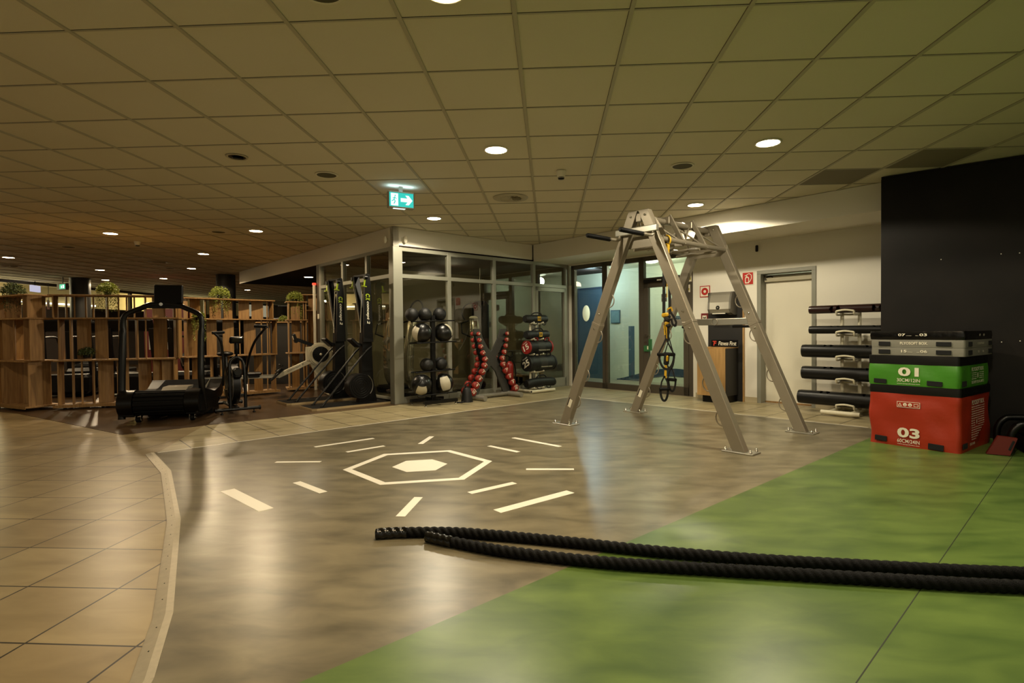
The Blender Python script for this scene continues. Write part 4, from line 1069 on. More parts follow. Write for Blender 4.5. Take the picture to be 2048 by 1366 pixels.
def bag(label, z, R, L_, ends, num, dx=0, strap=None, sag=0):
    r = thing('training_bag', label, 'weighted bag', (FC.x + E1.x * dx, FC.y + E1.y * dx, z), RA, 'weighted bags on the stand')
    g = B(); n = 24; prof = []
    vs = []; fs = []
    for i in range(n + 1):
        t = i / n; x = -L_ / 2 + L_ * t
        e = min(t, 1 - t) * L_
        rr0 = R * (1 if e > .05 else (.80 + .20 * math.sin(e / .05 * PI / 2)))
        zz = -sag * (2 * t - 1) ** 2
        for k in range(28):
            a = 2 * PI * k / 28; q = rr0 * (1 + .03 * MN.noise(Vector((x * 9, math.cos(a) * 2 + R * 40, math.sin(a) * 2))))
            vs.append((x, math.cos(a) * q, math.sin(a) * q + zz))
    for i in range(n):
        for k in range(28): fs.append((i * 28 + k, i * 28 + (k + 1) % 28, (i + 1) * 28 + (k + 1) % 28, (i + 1) * 28 + k))
    g.add(vs, fs, mt_bag, True); g.add(vs[:28], [tuple(reversed(range(28)))], ends); g.add(vs[-28:], [tuple(range(28))], ends)
    g.build('bag_body', r)
    if num:
        c = B()
        for s_ in (-1, 1): c = B(); c.cyl((s_ * (L_ / 2 - .03), 0, -sag), (s_ * (L_ / 2 + .004), 0, -sag), R * 1.005, ends, 28); c.build('end_panel', r, 'red end panel' if ends == mt_bagr else None)
        t = B(T(-L_ / 2 - .006, 0, 0) @ RZ(-PI / 2) @ RX(PI / 2)); t.text(num, R * 1.25, R * .85, mt_cream, RZ(.5), .03); t.text('TRAINING', R * 1.0, R * .16, mt_cream, T(R * -.25, R * .62, 0) @ RZ(.5), .01); t.build('lettering', r, 'white lettering')
        c = B(); c.cyl((-.09, 0, 0), (.09, 0, 0), R * 1.02, mt_bagg, 28, False)
        for k in range(7): c.cyl((-.08 + .025 * k, 0, 0), (-.072 + .025 * k, 0, 0), R * 1.04, mt_cream if False else mt_bagg, 28, False)
        c.build('grip_mesh', r)
        c = B(T(.06, -R * .93, -R * .42) @ RX(PI / 2 + .4)); c.text('TRAINING BAG', .30, .022, mt_cream, T(0, 0, .004), .01); c.build('lettering', r, 'white lettering')
    h = B()
    if strap == 'yellow' or strap is None:
        h.tube(smooth_path([(-.13, -.02, R * .95), (-.07, -.03, R + .035), (.07, -.03, R + .04), (.14, -.02, R * .95)], 4), .012, mt_strap, 8)
        h.tube(smooth_path([(-.17, -R * .7, -R * .7), (-.12, -R * .8, -R - .035), (-.02, -R * .8, -R - .03), (.0, -R * .7, -R * .7)], 4), .008, mt_strap, 8)
        h.tube(smooth_path([(.10, -R * .7, -R * .7), (.13, -R * .8, -R - .03), (.20, -R * .8, -R - .03), (.22, -R * .7, -R * .7)], 4), .008, mt_strap, 8)
    else:
        for x in (-.16, .14): h.tube(smooth_path([(x, -.04, R * .97), (x + .03, -.05, R + .05), (x + .10, -.05, R + .05), (x + .12, -.04, R * .97)], 4), .014, ends if strap == 'red' else mt_strap, 8)
    h.build('carry_strap', r)
    if strap == 'yellow':
        y = B(); y.bb(-.01, .07, -R - .004, -R + .02, -.035, .045, mt_yel, .003); y.bb(.0, .02, -R - .0055, -R, -.02, .03, mt_black); y.bb(.035, .055, -R - .0055, -R, -.02, .03, mt_black); y.build('tag_patch', r, 'yellow tag')
bag('thin black bag with yellow tag and straps, topmost on the stand', 1.385, .075, .56, mt_bag, None, .03, 'yellow')
bag('black bag with small yellow tag, second from the top of the stand', 1.085, .082, .58, mt_bag, None, .06, 'yellow')
bag('red ended black bag marked 15, middle of the stand', .85, .125, .60, mt_bagr, '15', .08, 'red')
bag('large black bag marked 25, below the red ended bag', .545, .145, .68, mt_bag, '25', .12, 'black')
bag('long plain black bag, lowest on the stand', .185, .085, .74, mt_bag, None, .14, None, .02)

# fire extinguisher and limp black sack
r = thing('fire_extinguisher', 'dark red fire extinguisher standing behind the dumbbell rack', 'fire extinguisher', (-.74, 10.22, .003), RA)
g = B(); g.lathe([(.06, 0), (.068, .01), (.068, .52), (.05, .575), (.022, .60)], mat('extinguisher red', '#8c1a14', .3), 20); g.build('cylinder', r)
g = B(); g.lathe([(.02, .60), (.022, .66)], mt_black, 12); g.tube([(0, 0, .66), (-.04, 0, .70), (-.1, 0, .71)], .01, mt_black, 8); g.tube([(.02 + .055 * math.cos(a), 0, .73 + .055 * math.sin(a)) for a in [-2.2 + 4.6 * k / 14 for k in range(15)]], .009, mt_black, 8); g.tube(smooth_path([(.03, -.03, .64), (.10, -.05, .45), (.09, -.04, .15)], 4), .011, mt_black, 8); g.build('valve', r, 'black valve and hose')
r = thing('sandbag', 'slumped black fabric bag on the floor left of the dumbbell rack', 'bag', (-1.36, 8.98, .003), RA)
g = B(); g.lathe([(.10, 0), (.095, .03), (.085, .10), (.075, .17), (.06, .22), (.03, .25), (0, .26)], mt_bag, 24); g.build('bag_body', r)
g = B(); g.tube(smooth_path([(-.04, 0, .22), (-.03, -.03, .30), (.04, -.03, .31), (.05, 0, .23)], 4), .010, mt_strap, 8); g.tube(smooth_path([(-.08, -.03, .02), (-.15, -.06, .012), (-.20, 0, .012)], 4), .012, mt_strap, 6); g.build('carry_strap', r)
# ------------------------------------------------------------ curved treadmill seen from its rear
ZP = .006
TM = thing('treadmill', 'big black curved treadmill on castors in front of the oak fence', 'treadmill', (-5.12, 7.02, ZP), D2(18))
# local x across (right), y into depth away from camera
g = B()
prof = [(0, .075), (-.06, .10), (-.03, .38), (.05, .42), (.25, .40), (.65, .33), (.9, .36), (1.1, .47), (1.15, .42), (1.1, .25), (.85, .14), (.3, .07)]
PM = Matrix(((0, 0, 1, 0), (1, 0, 0, 0), (0, 1, 0, 0), (0, 0, 0, 1)))
for x0, x1 in ((-.47, -.30), (.30, .47)):
    g.prism(prof, x1 - x0, mt_black, T(x0, 0, 0) @ PM)
g.build('side_cover', TM)
g = B()
for k in range(40):
    t = k / 39
    if t < .3: a = PI * .5 + PI * (t / .3) * -1.0; 
    y = -.02 + 1.08 * t; z = .40 - .28 * math.sin(PI * t) * .35 + .06 * t
    g.box((0, y, z), (.59, .025, .022), mt_rub, (.02, 0, 0), .006)
for k in range(9):
    a = PI * .5 + PI * k / 8
    g.box((0, .03 + .152 * math.cos(a), .25 + .152 * math.sin(a)), (.59, .022, .044), mt_rub, (a + 0, 0, 0), .006)
g.cyl((-.29, .03, .25), (.29, .03, .25), .150, mt_black, 24)
g.build('slat_belt', TM, 'ribbed slat belt')
for x0, x1 in ((-.47, -.30), (.30, .47)): g = B(); g.tube([(x0, .03, .255), (x1, .03, .255)], .172, mt_blackm, 24); g.build('end_drum', TM)

g = B(); g.bb(.35, .43, -.125, -.112, .30, .315, mt_cream, .002); g.build('label', TM, 'small white label')
g = B(); g.prism([(-.02, .40), (.25, .42), (.28, .455), (.06, .45)], .30, mt_silver, T(.0, 0, 0) @ PM); g.build('deck_plate', TM, 'silver plate')
g = B()
for s_, off_ in ((-1, 0), (1, 0)):
    pts = [(s_ * .46, .20 * (1 if s_ > 0 else 0) + .0, .05 if s_ < 0 else .14), (s_ * .465, .04, .5), (s_ * .46, .06, .85), (s_ * .46, .09, 1.12), (s_ * .465, .11, 1.30), (s_ * .44, .12, 1.405), (s_ * .36, .14, 1.46), (s_ * .27, .15, 1.50), (s_ * .17, .15, 1.545), (s_ * .03, .15, 1.565)]
    g.tube(smooth_path(pts, 6), [.042] * 1 + [.042 if k < 20 else .034 for k in range(54)], mt_blackm, 14)
g.build('handrail', TM)
g = B(); g.box((.06, .16, 1.69), (.34, .05, .25), mt_black, (-.1, 0, 0), .01); g.build('console_screen', TM)
g = B(); g.prism([(-.24, 1.50), (.24, 1.50), (.15, 1.58), (-.15, 1.58)], .06, mt_black, T(0, .18, 0) @ RX(PI / 2)); g.lathe([(.022, 0), (.022, .006)], mt_chrome, 16, T(-.02, .118, 1.555) @ RX(PI / 2)); g.build('console_base', TM)
g = B()
for s_ in (-1, 1):
    g.prism([(-.06, .13), (.1, .13), (.06, .34), (-.05, .34)], .03, mt_black, T(s_ * .47 - .015, .0, 0) @ PM)
g.build('side_skirt', TM)
for x in (-.27, .36):
    c = B(); c.bb(x - .035, x + .035, -.02, .06, .10, .14, mt_chrome, .003); c.bb(x - .035, x - .028, -.02, .05, .03, .12, mt_chrome, .002); c.bb(x + .028, x + .035, -.02, .05, .03, .12, mt_chrome, .002); c.cyl((x - .022, .01, .037), (x + .022, .01, .037), .037, mt_rub, 20); c.tube([(x + .04, -.02, .07), (x + .06, -.05, .03)], .01, mt_chrome, 6); c.build('castor', TM, 'chrome castor')
g = B(); g.bb(-.40, .44, .65, 1.0, .0, .12, mt_black, .01); g.build('front_foot', TM)

# ------------------------------------------------------------ air bike
AB = thing('air_bike', 'black air bike with two curved arm levers on the parquet', 'exercise bike', (-4.50, 7.74, ZP), D2(42))
# local x = lateral, -y faces the camera side roughly
g = B()
for y, w_ in ((0, .28), (.95, .24)):
    g.tube([(-w_, y, .065), (w_, y, .065)], .024, mt_blackm, 12)
    for s_ in (-1, 1):
        g.tube([(s_ * w_, y, .065), (s_ * (w_ + .02), y, .065)], .034, mt_black, 12); g.lathe([(.022, 0), (.022, .012), (.008, .014), (.008, .05)], mt_black, 10, T(s_ * (w_ - .07), y, 0))
g.tube([(0, 0, .07), (0, .95, .07)], .028, mt_blackm, 12)
g.build('base', AB)
g = B()
for s_ in (-1, 1): g.tube(smooth_path([(s_ * .10, .0, .07), (s_ * .10, .02, .45), (s_ * .09, .05, .72), (s_ * .03, .06, .80), (0, .06, .81)], 5), .022, mt_blackm, 12)
g.build('fork', AB)
g = B(); g.tube([(-.045, .32, .40), (.045, .32, .40)], .30, mt_black, 36)
for k in range(4): g.tube([(s2 * .05 if 0 else .05, .32 + (.07 + .07 * k) * math.cos(a), .40 + (.07 + .07 * k) * math.sin(a)) for a in [2 * PI * j / 30 for j in range(30)]], .005, mt_silver, 6, closed=True)
for k in range(4): g.tube([(-.05, .32 + (.07 + .07 * k) * math.cos(a), .40 + (.07 + .07 * k) * math.sin(a)) for a in [2 * PI * j / 30 for j in range(30)]], .005, mt_silver, 6, closed=True)
g.build('fan_wheel', AB, 'caged fan wheel')
g = B(); g.bb(-.06, .06, -.02, .10, .50, .66, mt_black, .03); g.lathe([(.05, 0), (.06, .02), (.05, .05)], mt_blackm, 20, T(.0, -.03, .60) @ RX(-PI / 2)); g.build('drive_cover', AB)
for s_, lean in ((-1, -.05), (1, .14)):
    g = B(); x = s_ * .155
    g.tube(smooth_path([(x, .18, .40), (x, .14, .62), (x * 1.02, .10 - lean, .85), (x * 1.2, .03 - lean * 2, 1.05), (x * 1.65, -.03 - lean * 3, 1.15 + (.06 if s_ > 0 else .0)), (x * 1.9, -.04 - lean * 3, 1.165 + (.08 if s_ > 0 else 0))], 6), .017, mt_blackm, 12)
    lo_ = g.build('arm_lever', AB)
    h = B(); p0 = Vector((x * 1.9, -.04 - lean * 3, 1.165 + (.08 if s_ > 0 else 0))); h.tube([p0, p0 + Vector((-s_ * .16, .05, .01))], .021, mt_rub, 12); h.build('grip', lo_)
g = B(); g.tube(smooth_path([(0, .07, .80), (0, .02, .92), (0, .05, 1.02)], 4), .016, mt_black, 10); g.build('console_stem', AB)
g = B(); g.box((0, .03, 1.06), (.19, .05, .11), mt_black, (.5, 0, 0), .02); g.box((0, .0, 1.065), (.13, .01, .07), mat('screen dark', '#25261f', .15), (.5, 0, 0), .004); g.build('console', AB)
g = B(); g.tube([(0, .60, .10), (0, .78, .80)], .025, mt_blackm, 12); g.sph((0, .82, .84), .12, mt_black, 20, 10, sc=(1, 1.1, .35)); g.build('seat', AB)
for s_ in (-1, 1):
    g = B(); g.tube([(s_ * .06, .42, .32), (s_ * .10, .42, .32), (s_ * .10, .42 + s_ * .10, .22)], .011, mt_chrome, 8); g.bb(s_ * .10 - .0, s_ * .10 + s_ * .09, .42 + s_ * .10 - .04, .42 + s_ * .10 + .04, .205, .23, mt_black, .004); g.build('pedal', AB)

# ------------------------------------------------------------ rowing machine with cream flywheel
RWD = Vector((-4.241 + 4.851, 10.0 - 9.6, 0)); ra_ = math.atan2(RWD.y, RWD.x)
RW = thing('rowing_machine', 'rower with round cream flywheel housing and silver rail beside the ski machines', 'rowing machine', (-4.851, 9.60, ZP), ra_)
Lr = RWD.length
mt_rc = mat('rower cream', '#bdb69d', .42)
g = B(); g.beam((.0, 0, .39), (Lr - .14, 0, .655), .07, .085, mt_rc, bev=.006); rl = g.build('front_rail', RW, 'cream inclined rail')
g = B(); sl = math.atan2(.265, Lr - .14); g.text('concept 2', .30, .035, mt_dark, T(.30, -.0375, .53) @ RY(-sl) @ RX(PI / 2), .01, .2); g.build('lettering', rl, 'dark lettering')
g = B(); g.beam((-1.18, .0, .40), (.02, 0, .385), .05, .05, mt_silver, bev=.004); g.bb(-1.18, -.02, -.028, .028, .418, .426, mt_chrome, .001); g.build('monorail', RW, 'long silver rail')
g = B(); g.prism([(-1.20, .18), (-.98, .18), (-.86, .38), (-1.20, .38)], .05, mat('grey cover', '#8f8b7c', .45), T(0, .025, 0) @ RX(PI / 2)); g.build('end_cover', RW, 'pale grey cover')
g = B(); g.tube([(-1.1, 0, .35), (-1.1, 0, .03)], .025, mt_blackm, 10); g.tube([(-1.1, -.2, .025), (-1.1, .2, .025)], .025, mt_black, 10)
g.prism([(Lr - .18, .60), (Lr + .02, .62), (Lr + .16, .03), (Lr + .08, .03)], .05, mt_rc, T(0, .03, 0) @ RX(PI / 2)); g.tube([(Lr + .12, -.25, .03), (Lr + .12, .25, .03)], .026, mt_rc, 10); g.build('leg_frame', RW, 'cream leg')
g = B(); g.box((-.38, 0, .455), (.24, .30, .05), mt_black, None, .02); g.box((-.38, 0, .41), (.18, .12, .05), mt_blackm, None, .01); g.build('seat', RW)
g = B()
for s_ in (-1, 1): g.box((-.02, s_ * .11, .42), (.30, .10, .03), mt_black, (0, -.75, 0), .008); g.box((.02, s_ * .11, .50), (.10, .11, .03), mt_black, (0, -.75, 0), .008)
g.build('foot_rest', RW)
g = B(); g.tube([(Lr, -.055, .76), (Lr, .055, .76)], .215, mt_rc, 44); g.tube([(Lr, -.075, .76), (Lr, .075, .76)], .19, mt_rc, 44)
fw = g.build('flywheel_housing', RW, 'round cream housing')
g = B(); g.cyl((Lr, -.083, .76), (Lr, -.07, .76), .145, mt_black, 40)
for k in range(18):
    a = 2 * PI * k / 18; g.beam((Lr + .03 * math.cos(a), -.085, .76 + .03 * math.sin(a)), (Lr + .14 * math.cos(a + .25), -.085, .76 + .14 * math.sin(a + .25)), .006, .004, mt_blackm, bev=0)
g.lathe([(.022, 0), (.022, .01), (0, .011)], mt_rc, 16, T(Lr, -.083, .76) @ RX(PI / 2)); g.build('vent_disc', fw, 'black vented disc')
g = B(); g.bb(Lr - .25, Lr - .17, -.04, .04, .64, .90, mt_rc, .01); g.build('chain_guard', RW)
g = B(); g.beam((Lr - .06, .0, .90), (Lr - .40, .0, 1.04), .05, .06, mt_black, bev=.006); g.build('monitor_arm', RW)
g = B(); g.box((Lr - .43, 0, 1.06), (.05, .16, .17), mt_black, (0, -.3, 0), .01); g.box((Lr - .458, -.0, 1.07), (.006, .10, .07), mt_cream, (0, -.3, 0), .002); g.build('monitor', RW)
g = B(); g.tube([(.06, -.22, .58), (.06, .22, .58)], .015, mt_rub, 10); g.build('handle', RW)

# ------------------------------------------------------------ ski machines
mt_lime = mat('lime green plastic', '#a7bf1f', .4)
def ski(label, loc):
    # local x = away from glass (towards board front, -e1), y = towards -e2? (far lateral), camera sees -y side
    r = thing('ski_machine', label, 'ski machine', loc, D2(45 + 180), 'upright ski machines')
    # after rotation: x -> -e1, y -> e2*(+1)  => near side (+e2) is +y
    g = B(); g.prism([(-.28, -.28), (.92, -.28), (.98, -.24), (.98, .24), (.92, .28), (-.28, .28)], .035, mat('board edge', '#a8926a', .5), T(0, 0, .0), None)
    g.prism([(-.28, -.272), (.915, -.272), (.972, -.235), (.972, .235), (.915, .272), (-.28, .272)], .003, mt_rub, T(0, 0, .035)); g.build('base_board', r, 'black topped board with pale wooden edge')
    g = B(); g.prism([(-.16, .038), (.15, .038), (.10, .40), (.075, 1.15), (-.075, 1.15), (-.10, .40)], .11, mt_black, T(0, .055, 0) @ RX(PI / 2)); g.build('tower', r)
    # near arm (upright slab), far arm (slanted)
    g = B(); g.prism([(-.085, 1.0), (.075, 1.0), (.055, 1.75), (.03, 2.08), (-.04, 2.08), (-.065, 1.75)], .05, mt_black, T(0, .10, 0) @ RX(PI / 2)); near = g.build('arm', r)
    g = B(); g.beam((0, -.02, 1.15), (.02, -.27, 2.07), .05, .10, mt_black, up=(1, 0, 0), bev=.006); g.build('arm', r)
    g = B(); g.beam((0, .12, 2.075), (.02, -.31, 2.075), .05, .035, mt_black, bev=.004)
    for y in (.14, -.31): g.cyl((.03, y, 2.03), (.08, y, 2.03), .035, mt_blackm, 16)
    g.build('crossbar', r)
    g = B(T(0, .1035, 0) @ RZ(PI) @ RX(PI / 2) @ T(0, 1.52, 0) @ RZ(-PI / 2)); g.text('concept 2', .36, .062, mt_cream, T(.05, 0, 0), .02, .25); g.build('lettering', near, 'white lettering')
    g = B(T(0, .1035, 0) @ RZ(PI) @ RX(PI / 2) @ T(0, 1.52, 0) @ RZ(-PI / 2)); g.text('C', .055, .075, mt_lime, T(-.225, 0, 0), .05, .2); g.text('X', .05, .075, mt_lime, T(-.17, 0, 0), .05, .2); g.build('emblem', near, 'lime green emblem')
    for y in (.12, -.30):
        g = B(); g.cyl((.055, y, 2.03), (.055, y, 2.0), .003, mt_cream, 6); g.tube([(.055, y, 2.0), (.07, y, 1.90)], .014, mt_lime, 10); g.tube([(.055, y, 2.0), (.05, y, 2.02)], .022, mt_lime, 10); g.box((.072, y, 1.885), (.075, .06, .014), mt_lime, (0, -.15, 0), .004); g.build('pull_handle', r, 'lime green handle')
    for p, q in (((.03, -.27, 1.98), (.0, .02, 1.22)), ((.03, .07, 1.98), (.03, .07, 1.15))):
        g = B(); g.cyl((p[0] + .05, p[1], p[2]), (q[0] + .09, q[1], q[2]), .0025, mt_cream, 6); g.build('cord', r)
    g = B(); g.tube([(.13, -.09, .30), (.13, .09, .30)], .20, mt_black, 40)
    for k in range(5): g.tube([(.13 + (.05 + .035 * k) * math.cos(a), .092, .30 + (.05 + .035 * k) * math.sin(a)) for a in [2 * PI * j / 36 for j in range(36)]], .004, mt_blackm, 6, closed=True)
    fw = g.build('flywheel_housing', r)
    g = B(); g.tube([(.13 - .19 * math.cos(a) * 1.06, .055, .30 + .19 * math.sin(a) * 1.06) for a in [-.7 + 1.6 * k / 10 for k in range(11)]], .05, mat('perforated band', '#77746a', .35, .6), 8, flat=.2); g.build('vent_band', fw, 'silver perforated band')
    g = B(); g.beam((.05, 0, .95), (.15, 0, .98), .04, .03, mt_black); g.box((.20, .0, .99), (.19, .17, .05), mt_black, (0, -.75, 0), .012); g.box((.225, 0, 1.01), (.13, .12, .012), mat('monitor face', '#55564e', .3), (0, -.75, 0), .003); g.build('monitor', r)
    for y in (-.17, .17):
        g = B(); g.tube(smooth_path([(-.02, y, .93), (.02, y, .90), (.10, y, .83)], 3)[:-1] + [Vector((.10, y, .83)), Vector((.80, y, .045))], .015, mt_blackm, 10); g.cyl((.80, y, .04), (.80, y, .05), .03, mt_black, 12); g.build('strut', r)
    g = B()
    for y in (-.24, .24): g.cyl((-.33, y - .02, .035), (-.33, y + .02, .035), .035, mt_rub, 16)
    g.bb(-.36, -.28, -.26, .26, .02, .06, mt_black, .006); g.build('transport_wheel', r)
    return r
s1 = ski('black ski machine with lime handles, nearer the glass corner post', (-2.97, 8.78, ZP))
s2 = ski('black ski machine with lime handles, beside the cream flywheel rower', (-3.66, 9.42, ZP))

# pole with red light + switch at the wall end
r = thing('gate_post', 'slim white post with a red light on top beside the oak fence', 'post', (-4.72, 10.90, ZP), RL)
g = B(); g.bb(-.022, .022, -.022, .022, 0, 2.12, mt_cream, .004); g.build('post', r)
g = B(); g.bb(-.03, .03, -.03, .03, 2.12, 2.16, mat('red light', '#ff3020', .4, emit='#ff3a26', es=.8), .006); g.build('light_cap', r, 'red light')
o = B(T(*PC) @ RZ(RL)); o.bb(-3.02, -2.96, -.035, -.021, 1.44, 1.54, mt_cream, .004); tag(o.build('light_switch'), 'small white switch on the wall end beside the white post', 'switch')
for k, s_ in ((0, -1), (1, 1)):
    c = (PC + E2 * (-.19) if k == 0 else PC + E1 * .17)
    r = thing('motion_sensor', 'small white motion sensor %s of the canopy corner' % ('on the left face' if k == 0 else 'on the right face'), 'sensor', (c.x, c.y, 2.66), RL if k == 0 else RA)
    g = B(T(0, -.03, 0)); g.bb(-.02, .02, .0, .03, -.03, .03, mt_cream, .004); g.build('bracket', r)
    g = B(T(.02, -.055, -.005)); g.sph((0, 0, 0), .045, mt_cream, 20, 12, sc=(.75, .6, 1.35)); g.build('lens', r)
# dark sensor on bulkhead right
r = thing('motion_sensor', 'small black sensor on the white bulkhead behind the rig', 'sensor', onwall(4.02, -.02, 2.40), RL)
g = B(); g.bb(-.02, .02, -.03, 0, -.05, .05, mt_black, .01); g.build('housing', r)

# ------------------------------------------------------------ studio contents behind the glass
def stud(x, y): v = PC + E2 * x + E1 * y; return (v.x, v.y, .01)
for i, (x, y, lab) in enumerate([(-.45, .55, 'silver vibration trainer column behind the glass, next to the corner post'), (-1.55, .75, 'silver vibration trainer column behind the glass, seen between the ski machines'), (-.50, 2.0, 'silver vibration trainer column behind the glass, left of the ball rack')]):
    r = thing('vibration_trainer', lab, 'fitness machine', stud(x, y), RL + [0, .2, 1.2][i], 'vibration trainers in the glazed studio')
    g = B(); pts = smooth_path([(0, .10, .12), (0, -.02, .35), (0, -.03, .8), (0, .04, 1.25), (0, .09, 1.40)], 6)
    g.tube(pts, [.085 + .025 * math.sin(PI * k / (len(pts) - 1)) for k in range(len(pts))], mat('silver shell', '#a9a595', .22, .75), 18, flat=.75); g.build('column', r, 'silver curved column')
    g = B(); g.sph((0, .09, 1.41), .085, mt_cream, 18, 10, sc=(1, .9, .5)); g.build('cap', r)
    g = B(); g.bb(-.30, .30, -.1, .50, 0, .14, mt_black, .04); g.build('platform', r)
    g = B()
    g.tube([(.22 * math.cos(a), .12 + .04 * math.sin(a), 1.50 + .20 * math.sin(a)) for a in [-.6 + 4.4 * k / 20 for k in range(21)]], .014, mt_black, 8)
    g.tube([(-.1, .1, 1.36), (-.28, -.05, 1.3), (-.28, -.1, 1.12), (-.1, -.02, 1.05)], .014, mt_black, 8); g.build('handle', r)
r = thing('punching_bag', 'dark punching bag hanging in the studio behind the ball rack', 'punching bag', stud(-1.55, 2.95), 0)
g = B(); g.lathe([(.0, .25), (.16, .26), (.19, .32), (.19, 1.0)], mat('bag maroon', '#3a120e', .4), 24); g.lathe([(.19, 1.0), (.19, 1.72), (.12, 1.80), (0, 1.82)], mt_black, 24); g.build('bag_body', r)
g = B(); g.cyl((0, 0, 1.8), (0, 0, 2.52), .008, mt_silver, 6); g.build('chain', r)
r = thing('step_stack', 'stack of grey foam blocks in the studio behind the dumbbell rack', 'foam block', stud(-.55, 3.15), RL)
for z in (.30, .53):
    g = B(); g.prism([(-.38, 0), (.38, 0), (.34, .22), (-.34, .22)], .5, mat('grey foam', '#77766a', .5), T(0, .25, z) @ RX(PI / 2)); g.build('block', r)
g = B(); g.bb(-.45, .45, -.3, .3, .24, .29, mt_oak, .01); g.bb(-.35, -.3, -.25, -.2, 0, .24, mt_black); g.bb(.3, .35, -.25, -.2, 0, .24, mt_black); g.bb(-.35, -.3, .2, .25, 0, .24, mt_black); g.bb(.3, .35, .2, .25, 0, .24, mt_black); g.build('stand', r, 'wooden topped stand')
# ------------------------------------------------------------ oak slat partitions
def fence(label, p, q, dep=.30, tiers=((.07, .745), (.77, 1.405), (1.43, 1.765)), seed=1, offs=((0, 0), (.03, .03), (.0, .0)), dens=1.0, thin=1.9, pt=(.3, .5, .75)):
    p = Vector((*p, 0)); q = Vector((*q, 0)); L_ = (q - p).length; a = math.atan2((q - p).y, (q - p).x)
    r = thing('slat_partition', label, 'partition', (p.x, p.y, ZP), a)
    R_ = rnd(seed)
    g = B(); g.bb(-.03, L_ + .03, -.02, dep + .02, .045, .07, mt_oak, .002); g.bb(-.03, L_ + .03, -.025, -.02, .03, .075, mt_oak)
    k = 0.1
    while k < L_: g.lathe([(.02, 0), (.02, .045)], mt_black, 10, T(k, .04, 0)); g.lathe([(.02, 0), (.02, .045)], mt_black, 10, T(k, dep - .04, 0)); k += .5
    g.build('base_shelf', r)
    for ti, (z0, z1) in enumerate(tiers):
        ol, orr = offs[ti]
        g = B(); g.bb(-ol - .02, L_ + orr + .02, -.015, dep + .01, z1, z1 + .022, mt_oak, .002); g.build('shelf', r)
        x = -ol + .01; first = True
        while x < L_ + orr - .01:
            g = B()
            wdt = R_.choice((.16, .18, .20)); th = .02
            if first: an = PI / 2
            elif R_.random() < pt[ti]: an = thin + R_.uniform(-.12, .12); wdt = .18
            else: an = thin + PI / 2 + R_.choice((-.1, .0, .15, .6, -.5))
            y = R_.uniform(.10, dep - .10) if not first else .12
            half = abs(math.cos(an)) * wdt / 2 + .012
            cx = min(max(x + half, -ol + .012 + half), L_ + orr - .012 - half)
            g.box((cx, y, (z0 + z1) / 2), (wdt, th, z1 - z0), mt_oak, an, .001)
            g.build('board', r)
            x += 2 * half * (.75 if abs(math.sin(an - thin)) < .3 else 1) + R_.uniform(.03, .12) / dens
            first = False
        g = B(); g.box((L_ + orr - .005, .12, (z0 + z1) / 2), (.18, .02, z1 - z0), mt_oak, PI / 2, .001); g.build('board', r)
    return r
fence('dark shaded oak slat partition at the far left photo edge', (-8.95, 8.42), (-7.95, 7.98), seed=11, dep=.42, dens=2.6, thin=-.4, pt=(.2, .3, .3), offs=((0, 0), (.03, .08), (.0, .03)))
fence('long oak slat partition behind the black treadmill', (-7.62, 8.13), (-6.08, 8.72), seed=23, offs=((.0, -.05), (-.02, .02), (.05, .02)))
fence('oak slat partition behind the air bike', (-6.20, 9.15), (-5.22, 10.36), seed=37, thin=1.17, pt=(.6, .4, .3), offs=((.0, -.03), (.0, .0), (.0, -.06)))
fence('short oak slat partition with trailing plant left of the rower flywheel', (-5.16, 10.66), (-4.86, 10.84), seed=41, dep=.36, dens=1.6, thin=1.4, pt=(.4, .4, .3), offs=((0, 0), (0, 0), (0, 0)))
fence('tall oak slat partition next to the white post', (-5.20, 11.36), (-4.86, 11.40), seed=53, tiers=((.07, .745), (.77, 1.62), (1.64, 1.95)), dep=.30, dens=1.8, thin=1.9, pt=(.3, .3, .5))

# ------------------------------------------------------------ trailing plants
mt_leaf = mat('leaf green', '#6b7d2c', .55, col2='#a3a94a', nscale=30)
mt_leafd = mat('leaf dark green', '#2c3a17', .6, col2='#4c5a24', nscale=30)
def plant(label, x, y, z, R, drop, n, seed, m=mt_leaf, pot=True):
    r = thing('trailing_plant', label, 'plant', (x, y, z), 0)
    R_ = rnd(seed); g = B()
    vs = []; fs = []
    def leaf(c, s_):
        ax = Vector((R_.gauss(0, 1), R_.gauss(0, 1), R_.gauss(0, 1))).normalized(); bx = ax.cross(Vector((R_.gauss(0, 1), R_.gauss(0, 1), R_.gauss(0, 1)))).normalized()
        nn = ax.cross(bx) * s_ * .25; o = len(vs)
        vs.extend([c - ax * s_, c + bx * s_ * .55 + nn, c + ax * s_, c - bx * s_ * .55 + nn]); fs.append((o, o + 1, o + 2, o + 3))
    for k in range(int(n * .6)):
        v = Vector((R_.gauss(0, 1), R_.gauss(0, 1), abs(R_.gauss(0, 1)) * .9 - .1)).normalized() * R * R_.uniform(.55, 1)
        v.z *= .95
        leaf(v, R_.uniform(.010, .019))
    for s_ in range(int(n / 34)):
        a = R_.uniform(0, 2 * PI); rr0 = R * R_.uniform(.6, 1.0); ln = drop * R_.uniform(.3, 1)
        for k in range(int(ln / .022)):
            t = k * .022
            leaf(Vector((math.cos(a) * (rr0 + .01 * math.sin(t * 20)), math.sin(a) * rr0, -t + .02)) + Vector((R_.gauss(0, .009), R_.gauss(0, .009), 0)), R_.uniform(.009, .016))
    g.add(vs, fs, m); fo = g.build('foliage', r)
    if pot:
        b = B(); b.lathe([(.045, -.06), (.06, .03), (.052, .03), (.045, .0), (0, 0)], mt_black, 18); b.build('pot', r)
    return r
plant('dark trailing plant on the far left partition', -8.62, 8.48, 1.80 + .06, .17, .42, 1500, 1, mt_leafd)
